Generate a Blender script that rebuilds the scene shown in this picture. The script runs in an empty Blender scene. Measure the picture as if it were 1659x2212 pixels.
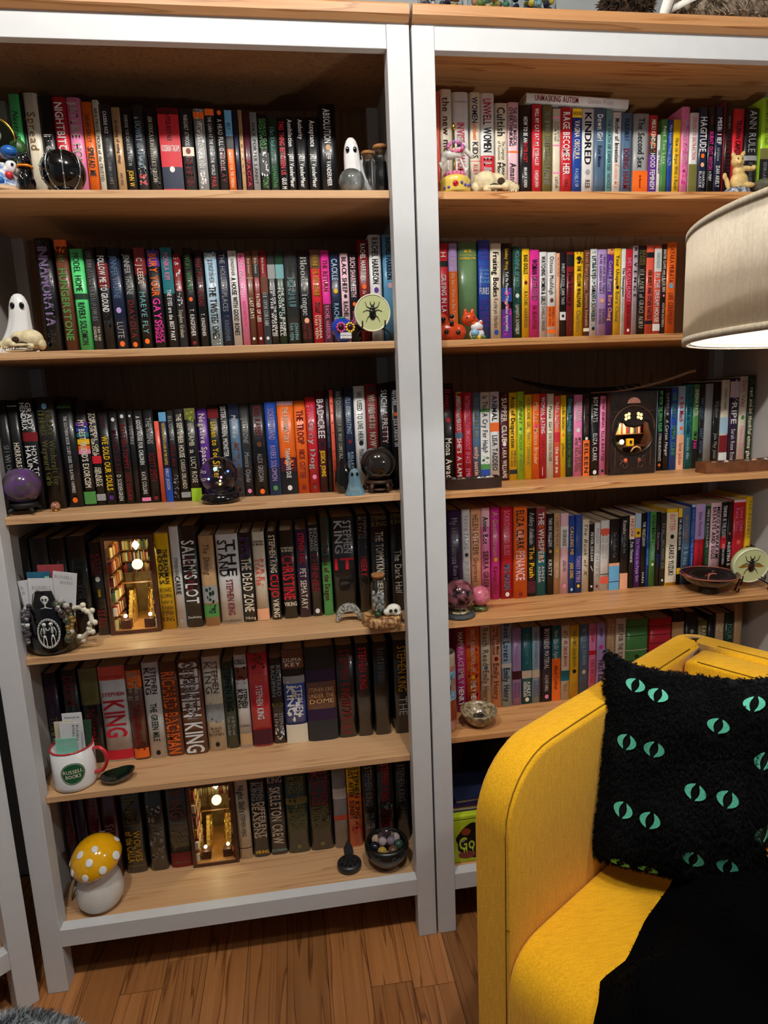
import bpy, math, random, bmesh
import numpy as np
from mathutils import Vector, Matrix
PI = math.pi
R_ = random.Random(7)
SC = bpy.context.scene
COL = SC.collection
# ---------------------------------------------------------------- camera
CAM_POS = (-0.2687, -1.3377, 1.2982)
cam_d = bpy.data.cameras.new('camera'); cam = bpy.data.objects.new('camera', cam_d); COL.objects.link(cam)
SC.camera = cam
_yaw, _pitch, _roll = 0.13500, -0.17702, -0.04175
_f = Vector((math.sin(_yaw)*math.cos(_pitch), math.cos(_yaw)*math.cos(_pitch), math.sin(_pitch)))
_r = Vector((math.cos(_yaw), -math.sin(_yaw), 0)); _u = _r.cross(_f)
_r2 = _r*math.cos(_roll) + _u*math.sin(_roll); _u2 = -_r*math.sin(_roll) + _u*math.cos(_roll)
cam.matrix_world = Matrix(((_r2.x, _u2.x, -_f.x, CAM_POS[0]), (_r2.y, _u2.y, -_f.y, CAM_POS[1]), (_r2.z, _u2.z, -_f.z, CAM_POS[2]), (0, 0, 0, 1)))
cam_d.sensor_fit = 'VERTICAL'; cam_d.sensor_height = 24.0
cam_d.lens = 1383.19 * 24.0 / 2212.0
cam_d.clip_start = 0.02
# ---------------------------------------------------------------- world and lights
w = bpy.data.worlds.new('world'); SC.world = w; w.use_nodes = True
w.node_tree.nodes['Background'].inputs[0].default_value = (0.80, 0.86, 1.0, 1)
w.node_tree.nodes['Background'].inputs[1].default_value = 0.07
def lamp(name, loc, watts, color, radius, kind='POINT'):
    d = bpy.data.lights.new(name, kind); d.energy = watts; d.color = color; d.shadow_soft_size = radius
    o = bpy.data.objects.new(name, d); COL.objects.link(o); o.location = loc
    return o
lamp('ceiling_bulb_light', (-0.62, -0.98, 2.60), 31, (1.0, 0.96, 0.90), 0.035)
lamp('ceiling_bulb_light', (0.05, -1.02, 2.60), 31, (1.0, 0.96, 0.90), 0.035)
SC.view_settings.view_transform = 'Standard'; SC.view_settings.look = 'None'
SC.view_settings.gamma = 1.0; SC.view_settings.use_curve_mapping = False
SC.view_settings.exposure = 0.52
# ---------------------------------------------------------------- materials
def lin(c):
    if isinstance(c, str): c = tuple(int(c[i:i+2], 16)/255 for i in (0, 2, 4))
    return tuple((x/12.92 if x <= .04045 else ((x+.055)/1.055)**2.4) for x in c)
_mc = {}
def mat(name, c, rough=.5, metal=0, coat=0, noise=0, nscale=60, bump=0, trans=0, emit=0, spec=.5, c2=None, ior=1.45, sheen=0, alpha=1):
    if name in _mc: return _mc[name]
    m = bpy.data.materials.new(name); m.use_nodes = True; _mc[name] = m
    nt = m.node_tree; b = nt.nodes['Principled BSDF']; I = b.inputs
    col = lin(c) + (1,)
    I['Base Color'].default_value = col; I['Roughness'].default_value = rough; I['Metallic'].default_value = metal
    I['Coat Weight'].default_value = coat; I['Transmission Weight'].default_value = trans; I['IOR'].default_value = ior
    I['Specular IOR Level'].default_value = spec; I['Sheen Weight'].default_value = sheen; I['Alpha'].default_value = alpha
    if emit: I['Emission Color'].default_value = col; I['Emission Strength'].default_value = emit
    if noise or c2 or bump:
        tc = nt.nodes.new('ShaderNodeTexCoord'); n = nt.nodes.new('ShaderNodeTexNoise')
        n.inputs['Scale'].default_value = nscale; n.inputs['Detail'].default_value = 5
        nt.links.new(tc.outputs['Object'], n.inputs['Vector'])
        if noise or c2:
            r = nt.nodes.new('ShaderNodeValToRGB')
            d = lin(c2) if c2 else tuple(x*(1-noise) for x in col[:3])
            r.color_ramp.elements[0].position = .38; r.color_ramp.elements[1].position = .62
            r.color_ramp.elements[0].color = tuple(d)+(1,); r.color_ramp.elements[1].color = col
            nt.links.new(n.outputs['Fac'], r.inputs['Fac']); nt.links.new(r.outputs['Color'], I['Base Color'])
        if bump:
            bp = nt.nodes.new('ShaderNodeBump'); bp.inputs['Strength'].default_value = bump; bp.inputs['Distance'].default_value = .002
            nt.links.new(n.outputs['Fac'], bp.inputs['Height']); nt.links.new(bp.outputs['Normal'], I['Normal'])
    return m
def wood(name, ca, cb, cc, axis=0, scale=1.0, rough=.45, knots=False, streak=14, seed=0, rand=False):
    """grain runs along the given axis of the object"""
    if name in _mc: return _mc[name]
    m = bpy.data.materials.new(name); m.use_nodes = True; _mc[name] = m
    nt = m.node_tree; N = nt.nodes.new; L = nt.links.new; b = nt.nodes['Principled BSDF']
    b.inputs['Roughness'].default_value = rough
    tc = N('ShaderNodeTexCoord'); mp = N('ShaderNodeMapping')
    s = [streak*scale]*3; s[axis] = .9*scale; mp.inputs['Scale'].default_value = s
    mp.inputs['Location'].default_value = (seed*3.1, seed*1.7, seed*.9)
    L(tc.outputs['Object'], mp.inputs['Vector'])
    src = mp.outputs['Vector']
    if rand:
        oi = N('ShaderNodeObjectInfo'); ml = N('ShaderNodeMath'); ml.operation = 'MULTIPLY'; ml.inputs[1].default_value = 37
        L(oi.outputs['Random'], ml.inputs[0]); va = N('ShaderNodeVectorMath'); va.operation = 'ADD'
        L(src, va.inputs[0]); L(ml.outputs[0], va.inputs[1]); src = va.outputs[0]
    n1 = N('ShaderNodeTexNoise'); n1.inputs['Scale'].default_value = 1.0; n1.inputs['Detail'].default_value = 3
    L(src, n1.inputs['Vector'])
    mx = N('ShaderNodeMath'); mx.operation = 'MULTIPLY_ADD'; mx.inputs[1].default_value = 9; mx.inputs[2].default_value = 0
    L(n1.outputs['Fac'], mx.inputs[0])
    sn = N('ShaderNodeMath'); sn.operation = 'FRACT'; L(mx.outputs[0], sn.inputs[0])
    r = N('ShaderNodeValToRGB'); e = r.color_ramp.elements
    e[0].position = 0; e[0].color = lin(ca)+(1,); e[1].position = 1; e[1].color = lin(cb)+(1,)
    k = r.color_ramp.elements.new(.82); k.color = lin(cb)+(1,); k = r.color_ramp.elements.new(.93); k.color = lin(cc)+(1,)
    L(sn.outputs[0], r.inputs['Fac']); out = r.outputs['Color']
    n2 = N('ShaderNodeTexNoise'); n2.inputs['Scale'].default_value = 9; n2.inputs['Detail'].default_value = 6
    L(src, n2.inputs['Vector'])
    mi = N('ShaderNodeMixRGB'); mi.blend_type = 'MULTIPLY'; mi.inputs[0].default_value = .22
    L(out, mi.inputs[1]); L(n2.outputs['Fac'], mi.inputs[2]); out = mi.outputs[0]
    if knots:
        v = N('ShaderNodeTexVoronoi'); v.inputs['Scale'].default_value = 1.0
        mp2 = N('ShaderNodeMapping'); s2 = [9]*3; s2[axis] = 4.2; mp2.inputs['Scale'].default_value = s2; mp2.inputs['Location'].default_value = (seed+.3, seed*.7, .2)
        L(tc.outputs['Object'], mp2.inputs['Vector']); L(mp2.outputs[0], v.inputs['Vector'])
        r2 = N('ShaderNodeValToRGB'); r2.color_ramp.elements[0].position = .05; r2.color_ramp.elements[0].color = (1, 1, 1, 1)
        r2.color_ramp.elements[1].position = .16; r2.color_ramp.elements[1].color = (0, 0, 0, 1)
        L(v.outputs['Distance'], r2.inputs['Fac'])
        m3 = N('ShaderNodeMixRGB'); L(r2.outputs[0], m3.inputs[0]); L(out, m3.inputs[1]); m3.inputs[2].default_value = lin(cc)+(1,); out = m3.outputs[0]
    if rand:
        hs = N('ShaderNodeHueSaturation'); mr = N('ShaderNodeMapRange'); mr.inputs['To Min'].default_value = .62; mr.inputs['To Max'].default_value = 1.25
        L(oi.outputs['Random'], mr.inputs['Value']); L(mr.outputs[0], hs.inputs['Value']); L(out, hs.inputs['Color']); out = hs.outputs[0]
    L(out, b.inputs['Base Color'])
    bp = N('ShaderNodeBump'); bp.inputs['Strength'].default_value = .15; bp.inputs['Distance'].default_value = .001
    L(n2.outputs['Fac'], bp.inputs['Height']); L(bp.outputs[0], b.inputs['Normal'])
    return m
# ---------------------------------------------------------------- mesh helpers
class MB:
    def __init__(s): s.v = []; s.f = []; s.sm = []
    def add(s, vs, fs, smooth=False):
        o = len(s.v); s.v += [tuple(v) for v in vs]; s.f += [tuple(i+o for i in f) for f in fs]; s.sm += [smooth]*len(fs); return s
    def box(s, x0, x1, y0, y1, z0, z1, M=None):
        vs = [(x, y, z) for z in (z0, z1) for y in (y0, y1) for x in (x0, x1)]
        if M: vs = [tuple(M @ Vector(v)) for v in vs]
        return s.add(vs, [(0, 2, 3, 1), (4, 5, 7, 6), (0, 1, 5, 4), (2, 6, 7, 3), (0, 4, 6, 2), (1, 3, 7, 5)])
    def cbox(s, cx, cy, cz, sx, sy, sz, M=None): return s.box(cx-sx/2, cx+sx/2, cy-sy/2, cy+sy/2, cz-sz/2, cz+sz/2, M)
    def lathe(s, prof, n=28, c=(0, 0, 0), cap=True, sx=1, sy=1, wob=None):
        vs = []
        for i, (r, z) in enumerate(prof):
            for k in range(n):
                a = 2*PI*k/n; rr = r*(1+(wob(a, i/(len(prof)-1)) if wob else 0))
                vs.append((c[0]+rr*math.cos(a)*sx, c[1]+rr*math.sin(a)*sy, c[2]+z))
        fs = [(i*n+k, i*n+(k+1) % n, (i+1)*n+(k+1) % n, (i+1)*n+k) for i in range(len(prof)-1) for k in range(n)]
        s.add(vs, fs, True)
        if cap:
            o = len(s.v)-len(vs); s.f += [tuple(o+k for k in reversed(range(n))), tuple(o+(len(prof)-1)*n+k for k in range(n))]; s.sm += [False, False]
        return s
    def ball(s, c, r, n=20, m=12, sc=(1, 1, 1), M=None):
        vs = [(0, 0, -1)]; fs = []
        for i in range(1, m):
            t = -PI/2+PI*i/m
            for k in range(n): a = 2*PI*k/n; vs.append((math.cos(t)*math.cos(a), math.cos(t)*math.sin(a), math.sin(t)))
        vs.append((0, 0, 1)); T = len(vs)-1
        for k in range(n): fs.append((0, 1+(k+1) % n, 1+k)); fs.append((T, T-n+k, T-n+(k+1) % n))
        for i in range(m-2):
            for k in range(n): fs.append((1+i*n+k, 1+i*n+(k+1) % n, 1+(i+1)*n+(k+1) % n, 1+(i+1)*n+k))
        out = []
        for v in vs:
            q = Vector((v[0]*r*sc[0], v[1]*r*sc[1], v[2]*r*sc[2]))
            if M: q = M @ q
            out.append((q.x+c[0], q.y+c[1], q.z+c[2]))
        return s.add(out, fs, True)
    def tube(s, pts, r, n=8, closed=False):
        P = [Vector(p) for p in pts]; k = len(P); rs = r if isinstance(r, (list, tuple)) else [r]*k
        vs = []; prev = None
        for i, p in enumerate(P):
            if closed: t = (P[(i+1) % k]-P[i-1])
            else: t = P[min(i+1, k-1)]-P[max(i-1, 0)]
            t.normalize()
            if prev is None: a = t.orthogonal().normalized()
            else:
                a = prev-t*prev.dot(t)
                a = a.normalized() if a.length > 1e-6 else t.orthogonal().normalized()
            prev = a; b = t.cross(a)
            for j in range(n): q = 2*PI*j/n; vs.append(p+(a*math.cos(q)+b*math.sin(q))*rs[i])
        kk = k if closed else k-1
        fs = [(i*n+j, i*n+(j+1) % n, ((i+1) % k)*n+(j+1) % n, ((i+1) % k)*n+j) for i in range(kk) for j in range(n)]
        s.add(vs, fs, True)
        if not closed:
            o = len(s.v)-len(vs); s.f += [tuple(o+j for j in reversed(range(n))), tuple(o+(k-1)*n+j for j in range(n))]; s.sm += [False, False]
        return s
    def prism(s, poly, z0, z1, M=None, smooth_idx=()):
        n = len(poly); vs = [(x, y, z0) for x, y in poly]+[(x, y, z1) for x, y in poly]
        if M: vs = [tuple(M @ Vector(v)) for v in vs]
        o = len(s.v); s.v += vs
        for i in range(n): j = (i+1) % n; s.f.append((o+i, o+j, o+n+j, o+n+i)); s.sm.append(i in smooth_idx)
        s.f += [tuple(o+i for i in reversed(range(n))), tuple(o+n+i for i in range(n))]; s.sm += [False, False]
        return s
    def build(s, name, m, parent=None, loc=None):
        me = bpy.data.meshes.new(name); me.from_pydata([tuple(v) for v in s.v], [], s.f)
        me.polygons.foreach_set('use_smooth', s.sm); me.materials.append(m); me.update()
        o = bpy.data.objects.new(name, me); COL.objects.link(o)
        if parent is not None: o.parent = parent
        if loc: o.location = loc
        return o
def thing(name, label, cat, loc=(0, 0, 0), rz=0, group=None, rot=None):
    o = bpy.data.objects.new(name, None); COL.objects.link(o); o.empty_display_size = .02
    o.location = loc; o.rotation_euler = rot or (0, 0, rz); o['label'] = label; o['category'] = cat
    if group: o['group'] = group
    return o
def bev(o, wd=.002, seg=2):
    b = o.modifiers.new('bevel', 'BEVEL'); b.width = wd; b.segments = seg; b.limit_method = 'ANGLE'; return o
def remesh(o, vox=.003, smooth=4):
    r = o.modifiers.new('remesh', 'REMESH'); r.mode = 'VOXEL'; r.voxel_size = vox; r.use_smooth_shade = True
    if smooth:
        q = o.modifiers.new('smooth', 'SMOOTH'); q.iterations = smooth; q.factor = .6
    return o
def ell(c, sx, sy=None, sz=None, rx=0, ry=0, rz=0):
    sy = sy or sx; sz = sz or sx
    return (c, (sx, sy, sz), Matrix.Rotation(rz, 3, 'Z') @ Matrix.Rotation(ry, 3, 'Y') @ Matrix.Rotation(rx, 3, 'X'))
def blob(name, parts, m, parent, vox=.003, smooth=4, loc=None):
    mb = MB()
    for c, s3, Mx in parts: mb.ball(c, 1, 16, 10, s3, Mx)
    return remesh(mb.build(name, m, parent, loc), vox, smooth)
# ---------------------------------------------------------------- lettering
GL = {}
def glyph(ch, bold):
    k = (ch, bold)
    if k in GL: return GL[k]
    def mk(t):
        cu = bpy.data.curves.new('g', 'FONT'); cu.body = t; cu.resolution_u = 2; cu.offset = .018 if bold else 0
        o = bpy.data.objects.new('g', cu); me = bpy.data.meshes.new_from_object(o)
        n = len(me.vertices); a = np.zeros(n*3); me.vertices.foreach_get('co', a); a = a.reshape(-1, 3)[:, :2]
        fs = [tuple(p.vertices) for p in me.polygons]
        bpy.data.objects.remove(o); bpy.data.curves.remove(cu); bpy.data.meshes.remove(me)
        return a, fs
    a, fs = mk(ch) if ch != ' ' else (np.zeros((0, 2)), [])
    if len(a): x0, x1 = a[:, 0].min(), a[:, 0].max()
    else: x0, x1 = 0, .28
    GL[k] = (a-np.array([x0, 0]), fs, x1-x0); return GL[k]
def text_mesh(t, L, H, style):
    """letters filling a line of length L and cap height H; returns verts (x along, y up) and faces"""
    lim = 2.4 if 'h' in style else 1.45; bold = 'b' in style; gap = .12 if not bold else .10
    gs = [glyph(c, bold) for c in t]
    wn = sum(g[2] for g in gs)+gap*(len(gs)-1)
    sy = H/.73; sx = L/max(wn, .1); extra = 0
    if sx > lim*sy and len(gs) > 1: extra = (L-wn*lim*sy)/(len(gs)-1); sx = lim*sy
    V = []; F = []; x = 0; o = 0
    for g in gs:
        a, fs, adv = g
        if len(a):
            reps = (0, .045) if 's' in style else (0,)
            for dx in reps:
                b = a.copy(); b[:, 0] += dx
                if 'i' in style: b[:, 0] += b[:, 1]*.22
                V.append(np.stack([x+b[:, 0]*sx, (b[:, 1])*sy-H/2], 1)); F += [tuple(i+o for i in f) for f in fs]; o += len(b)
        x += (adv+gap)*sx+extra
    return (np.concatenate(V) if V else np.zeros((0, 2))), F
def lettering(name, rows, m, parent, fn):
    """rows: (verts2d, faces); fn maps (x, y) arrays to 3-D points"""
    V = []; F = []; o = 0
    for a, fs in rows:
        V += fn(a); F += [tuple(i+o for i in f) for f in fs]; o += len(a)
    if not V: return None
    me = bpy.data.meshes.new(name); me.from_pydata(V, [], F); me.materials.append(m)
    ob = bpy.data.objects.new(name, me); COL.objects.link(ob); ob.parent = parent
    return ob
# ---------------------------------------------------------------- shared materials
PAL = {'k': ('161618', 'black'), 'ch': ('2e2f31', 'charcoal'), 'nv': ('1c2540', 'navy'), 'bl': ('1f47a0', 'blue'), 'sb': ('6db2e0', 'sky blue'),
 'lb': ('a8c8dc', 'pale blue'), 'sl': ('53708e', 'slate blue'), 'tl': ('14707a', 'teal'), 'lt': ('76aeb0', 'pale teal'), 'gn': ('4f8f48', 'green'),
 'mint': ('58dc7e', 'bright green'), 'lg': ('a6d22c', 'lime'), 'dg': ('1e3b2b', 'dark green'), 'ol': ('75703a', 'olive'), 'sg': ('5f8257', 'sage green'), 'br': ('6a3d28', 'brown'),
 'tn': ('c8a274', 'tan'), 'cr': ('e8dec6', 'cream'), 'wh': ('e4e4e2', 'white'), 'gy': ('9b9d9d', 'grey'), 'yl': ('f2c21c', 'yellow'),
 'or': ('f06c1e', 'orange'), 'rd': ('cc2230', 'red'), 'dr': ('7c1a20', 'dark red'), 'mr': ('4a1526', 'maroon'), 'pk': ('ee86b4', 'pink'),
 'hp': ('e2339a', 'magenta'), 'lp': ('efc4ce', 'pale pink'), 'pu': ('5c2b8e', 'purple'), 'li': ('b99cd4', 'lilac'), 'dp': ('2e1a3c', 'dark purple'),
 'pe': ('f2b088', 'peach'), 'co': ('e65e48', 'coral'), 'mv': ('b9a6ae', 'mauve')}
def cover_mat(c, wrap=False):
    if wrap: return mat('wrapped_cover_'+PAL[c][1].replace(' ', '_'), PAL[c][0], rough=.4, coat=.9, noise=.12, nscale=35, bump=.12)
    return mat('book_cover_'+PAL[c][1].replace(' ', '_'), PAL[c][0], rough=.34, coat=.2, noise=.10, nscale=35)
def ink(c): return mat('print_'+PAL[c][1].replace(' ', '_'), PAL[c][0], rough=.45, noise=.04, nscale=90)
PAGES = mat('book_pages', 'd8cba8', rough=.9, noise=.25, nscale=260)
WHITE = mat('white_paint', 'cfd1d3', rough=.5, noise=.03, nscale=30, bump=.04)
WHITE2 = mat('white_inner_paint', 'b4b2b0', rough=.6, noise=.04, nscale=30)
PINE_L = wood('light_oak_veneer', 'dcb083', 'd3a577', 'bd8c5e', 0, .8, .4, streak=26)
PINE_R = wood('knotty_pine', 'e3ab72', 'd89a60', 'ab6b3a', 0, .8, .38, knots=True, streak=26, seed=4)
PINE_B = wood('brown_back_board', '9a7650', '90694a', '7c5836', 2, .7, .6, streak=24, seed=2)
PINE_T = wood('top_board_wood', 'd09a68', 'c58d5a', 'a87242', 0, 1.0, .42, streak=24, seed=7)
OAK = wood('oak_floor_board', 'b97e4a', 'aa6f3e', '7a4a26', 1, .8, .30, streak=22, rand=True)
BLACK = mat('black_gloss', '0a0a0b', rough=.12, coat=.6)
BLACKM = mat('black_matte', '121213', rough=.6, noise=.2)
GLASS = mat('clear_glass', 'f4f8f8', rough=.02, trans=1, ior=1.45)
CORK = mat('cork', 'a9733f', rough=.85, noise=.45, nscale=240, bump=.4)
BONE = mat('aged_bone', 'e2d2a8', rough=.55, noise=.22, nscale=90, bump=.3)
HOLE = mat('dark_hollow', '3a2a1c', rough=.9)
WHT = mat('white_glaze', 'e8e8e8', rough=.25, coat=.4)
IRON = mat('black_iron', '15130f', rough=.5, metal=.6)
SILVER = mat('worn_silver', 'b9bbc0', rough=.28, metal=1)
GOLD = mat('gold_metal', 'd6a63e', rough=.22, metal=1)
DWOOD = mat('dark_carved_wood', '3a2316', rough=.4, noise=.35, nscale=70, bump=.3)
# ---------------------------------------------------------------- room
def struct(o): o['kind'] = 'structure'; return o
fl = struct(MB().box(-2.2, 2.4, -2.4, .42, -.06, -.004).build('floor', mat('subfloor', '3a2414', rough=.9)))
PW = .0935; x = -.082-PW*22; i = 0
tilt = .03
while x < 2.3:
    yy = -2.38+R_.random()*.5; cuts = [-2.38]
    if abs(x+.082) < .01: cuts += [-1.2, -.134]
    else:
        while yy < .2: cuts.append(yy); yy += .45+R_.random()*.75
    cuts.append(.41)
    for a, b in zip(cuts[:-1], cuts[1:]):
        if b-a < .05: continue
        dz = R_.random()*.0006
        o = MB().box(0, PW-.0012, 0, b-a-.0012, -.004, -dz).build('plank', OAK, fl, (x, a, 0))
    x += PW
struct(MB().box(-2.4, 2.6, .42, .5, -.06, 2.66).build('wall_back', mat('grey_wall_paint', '9fa4a6', rough=.8, noise=.03, nscale=20, bump=.05)))
struct(MB().box(-2.4, 2.6, -2.6, .5, 2.66, 2.72).build('ceiling', mat('ceiling_paint', '8f8d89', rough=.9, noise=.02, nscale=20)))
struct(MB().box(-2.3, -2.2, -2.6, .42, -.06, 2.66).build('wall_left', mat('grey_wall_paint', '9fa4a6')))
struct(MB().box(2.4, 2.5, -2.6, .42, -.06, 2.66).build('wall_right', mat('grey_wall_paint', '9fa4a6')))
# ---------------------------------------------------------------- bookcases
PWD, PD, DEP, H = .0442, .043, .37, 1.9939
def bookcase(label, loc, rz, W, shelf_z, sm, mats_top, extra=0):
    t = thing('bookcase', label, 'bookcase', loc, rz, None)
    for sx in (0, W-PWD):
        for sy in (0, DEP-PD):
            bev(MB().box(sx, sx+PWD, sy, sy+PD, 0, H-.0005).build('post', WHITE, t), .0015)
    for a, b in ((.002, .018), (W-.018, W-.002)):
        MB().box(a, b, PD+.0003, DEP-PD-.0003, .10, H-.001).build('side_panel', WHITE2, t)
    bp = MB().box(.0185, W-.0185, DEP-.018, DEP-.012, .10, H-.001).build('back_panel', PINE_B, t)
    bev(MB().box(PWD+.0003, W-PWD-.0003, .002, .022, 1.9518, H-.001).build('top_rail', WHITE, t), .0012)
    tr = [(.0005, .1154), (.0005, .157), (.026, .1585), (.026, .1154)]
    MB().prism([(y, z) for y, z in tr], PWD+.0003, W-PWD-.0003, Matrix(((0, 0, 1), (1, 0, 0), (0, 1, 0)))).build('bottom_rail', WHITE, t)
    def slab(name, z0, z1, m):
        poly = [(PWD+.0005, .028), (W-PWD-.0005, .028), (W-PWD-.0005, PD+.0005), (W-.0187, PD+.0005), (W-.0187, DEP-.0185), (.0187, DEP-.0185), (.0187, PD+.0005), (PWD+.0005, PD+.0005)]
        bev(MB().prism(poly, z0, z1).build(name, m, t), .0012)
    slab('bottom_board', .136, .1535, sm)
    for z in shelf_z: slab('shelf', z-.0153, z, sm)
    # top board with a chamfered lower edge that overhangs front and sides
    z0 = 1.9975
    pr = [(-.001, z0), (-.011, z0+.0085), (-.012, z0+.024), (-.009, z0+.028), (DEP+.004, z0+.028), (DEP+.004, z0)]
    MB().prism(pr, .0008, W-.0008, Matrix(((0, 0, 1), (1, 0, 0), (0, 1, 0)))).build('top_board', mats_top, t)
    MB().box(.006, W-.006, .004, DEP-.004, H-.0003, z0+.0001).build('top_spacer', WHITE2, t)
    MB().box(.0187, W-.0187, .0235, DEP-.0185, H-.012, H-.0005).build('ceiling_board', PINE_B if sm is PINE_L else sm, t)  # oak-shelved cases take the darker back-board brown: shade under the top painted in
    return t
G = .0046; WR = .9345
SZ = {'L1': 1.7083, 'L2': 1.4139, 'L3': 1.0901, 'L4': .7893, 'L5': .4681, 'L6': .1535, 'R1': 1.7064, 'R2': 1.4121, 'R3': 1.0871, 'R4': .7855, 'R5': .4992, 'R6': .1535}
bookcase('white framed bookcase with oak shelves, full of dark books, left of the two large ones', (-.9, 0, 0), 0, .9, [SZ['L%d' % i] for i in range(1, 6)], PINE_L, PINE_T)
bookcase('white framed bookcase with knotty orange pine shelves, behind the yellow armchair', (G, 0, 0), 0, WR, [SZ['R%d' % i] for i in range(1, 6)], PINE_R, PINE_T)
a3 = math.radians(41)
bookcase('white framed bookcase at the far left edge, turned at an angle, only its corner seen', (-.913-.9*math.cos(a3), -.012-.9*math.sin(a3), 0), a3, .9, [.46, .78, 1.1, 1.41, 1.71], PINE_L, PINE_T)


# ---------------------------------------------------------------- books
BK={}
BK['L1']='''-779.8 21.6 218 160 H mint;14.4-49.6 k i Nestrdlings
-765.9 5.5 221 160 H k;
-749.5 26.7 221 160 H cr;16-48 tn s Spread
-722.8 26.4 216 160 H k;33.6-64 wh s FOE
-695.7 26.7 214 160 H rd;4.8-52.8 wh b NIGHTBITCH;54.4-76.8 k b RACHEL
-667.7 26.9 214 160 H pk;4-17.6 cr s JUST;20-64 cr s LIKE HOME
-642.6 21.0 206 160 H or;11.2-36.8 k n SARAH GAILEY;41.6-68.8 k b SPREAD ME
-624.9 12.0 210 160 P cr;8-28.8 k n BEATRICE;32-73.6 gy s MOON of the CRUSTED
-607.8 21.6 202 160 P ch;6.4-27.2 wh b CASSERIE RICE;32-75.2 gy s MOON of the TURNING LEAVES
-586.9 17.0 197 160 P tn;12.8-54.4 br s Im thinking of ending things;64-76 k n IAIN REID
-566.8 21.0 195 160 P k;6.4-56 gy b SOMEONE YOU CAN BUILD A NEST IN;60.8-76.8 yl n JOHN W
-544.0 22.3 202 160 H ch;P 48 78.4 gy;11.2-59.2 lb s a DOWRY of BLOOD;65.6-76.8 rd b ST
-519.0 24.0 196 160 P k;P 56 76.8 ch;8-72 cr s AN EDUCATION IN MALICE GIBSON
-483.3 42.7 198 160 P dr;B 6.4 100 rd;3.2-32 k bw BATTLE ROYALE;h 35.2-43.2 wh b KOUSHUN TAKAMI;B 57.6 79.2 nv;O 60 wh
-447.7 23.9 197 160 P ch;6.4-36.8 wh n MARGARET ATWOOD;B 37.6 46.4 cr;O 41.6 dr;48-76 dr s NEMESIS
-421.1 22.0 197 160 P gy;P 0 78.4 wh;B 3.2 9.6 or;12-73.6 wh n WE SPREAD IN LAWN WAVE
-399.1 19.3 197 160 P ch;B 0 6.4 or;8-65.6 wh n THE CABIN AT THE END OF THE WORLD;67.2-77.6 rd n PAUL
-378.6 19.9 196 160 P k;O 3.2 or;9.6-60.8 wh n A HEAD FULL OF GHOSTS;40-72 dr n TREMBLAY
-360.9 15.1 195 160 P or;B 0 25.6 sb;B 25.6 38.4 ch;12.8-19.2 nv n BELT;46.4-77.6 cr n ELEGY FOR THE UNDEAD
-347.1 9.8 196 160 P nv;
-336.6 8.4 196 160 P tn;20-64 br n COMPANY
-325.0 14.4 192 160 P mr;48-76 rd n VACCA
-309.6 14.9 192 160 P gy;11.2-73.6 k n MAX PORTER LANNY
-291.0 21.1 189 160 P k;P 38.4 65.6 wh;B 40 62.4 ch;4.8-36.8 gn b GORED GAY|WEREWOLF;65.6-77.6 gn b TONY
-271.0 17.8 183 160 P dg;9.6-43.2 lt s The Dolorad;52.8-76 gn n SAMANTHA
-251.4 18.5 184 160 P k;4.8-62.4 rd b THIS THING BETWEEN US;65.6-77.6 wh b GUS M
-233.3 16.5 185 160 P k;3.2-32 wh b Annihilation;40-76 wh b Jeff VanderMeer
-211.1 23.5 185 160 P k;3.2-24 wh b Authority;40-76 wh b Jeff VanderMeer
-185.7 24.4 185 160 P k;4-32 wh b Acceptance;40-76 wh b Jeff VanderMeer
-153.7 36.7 211 160 H k;4.8-36.8 wh b ABSOLUTION;O 40.8 tn;45.6-77.6 wh b JEFF VANDERMEER'''
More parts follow.
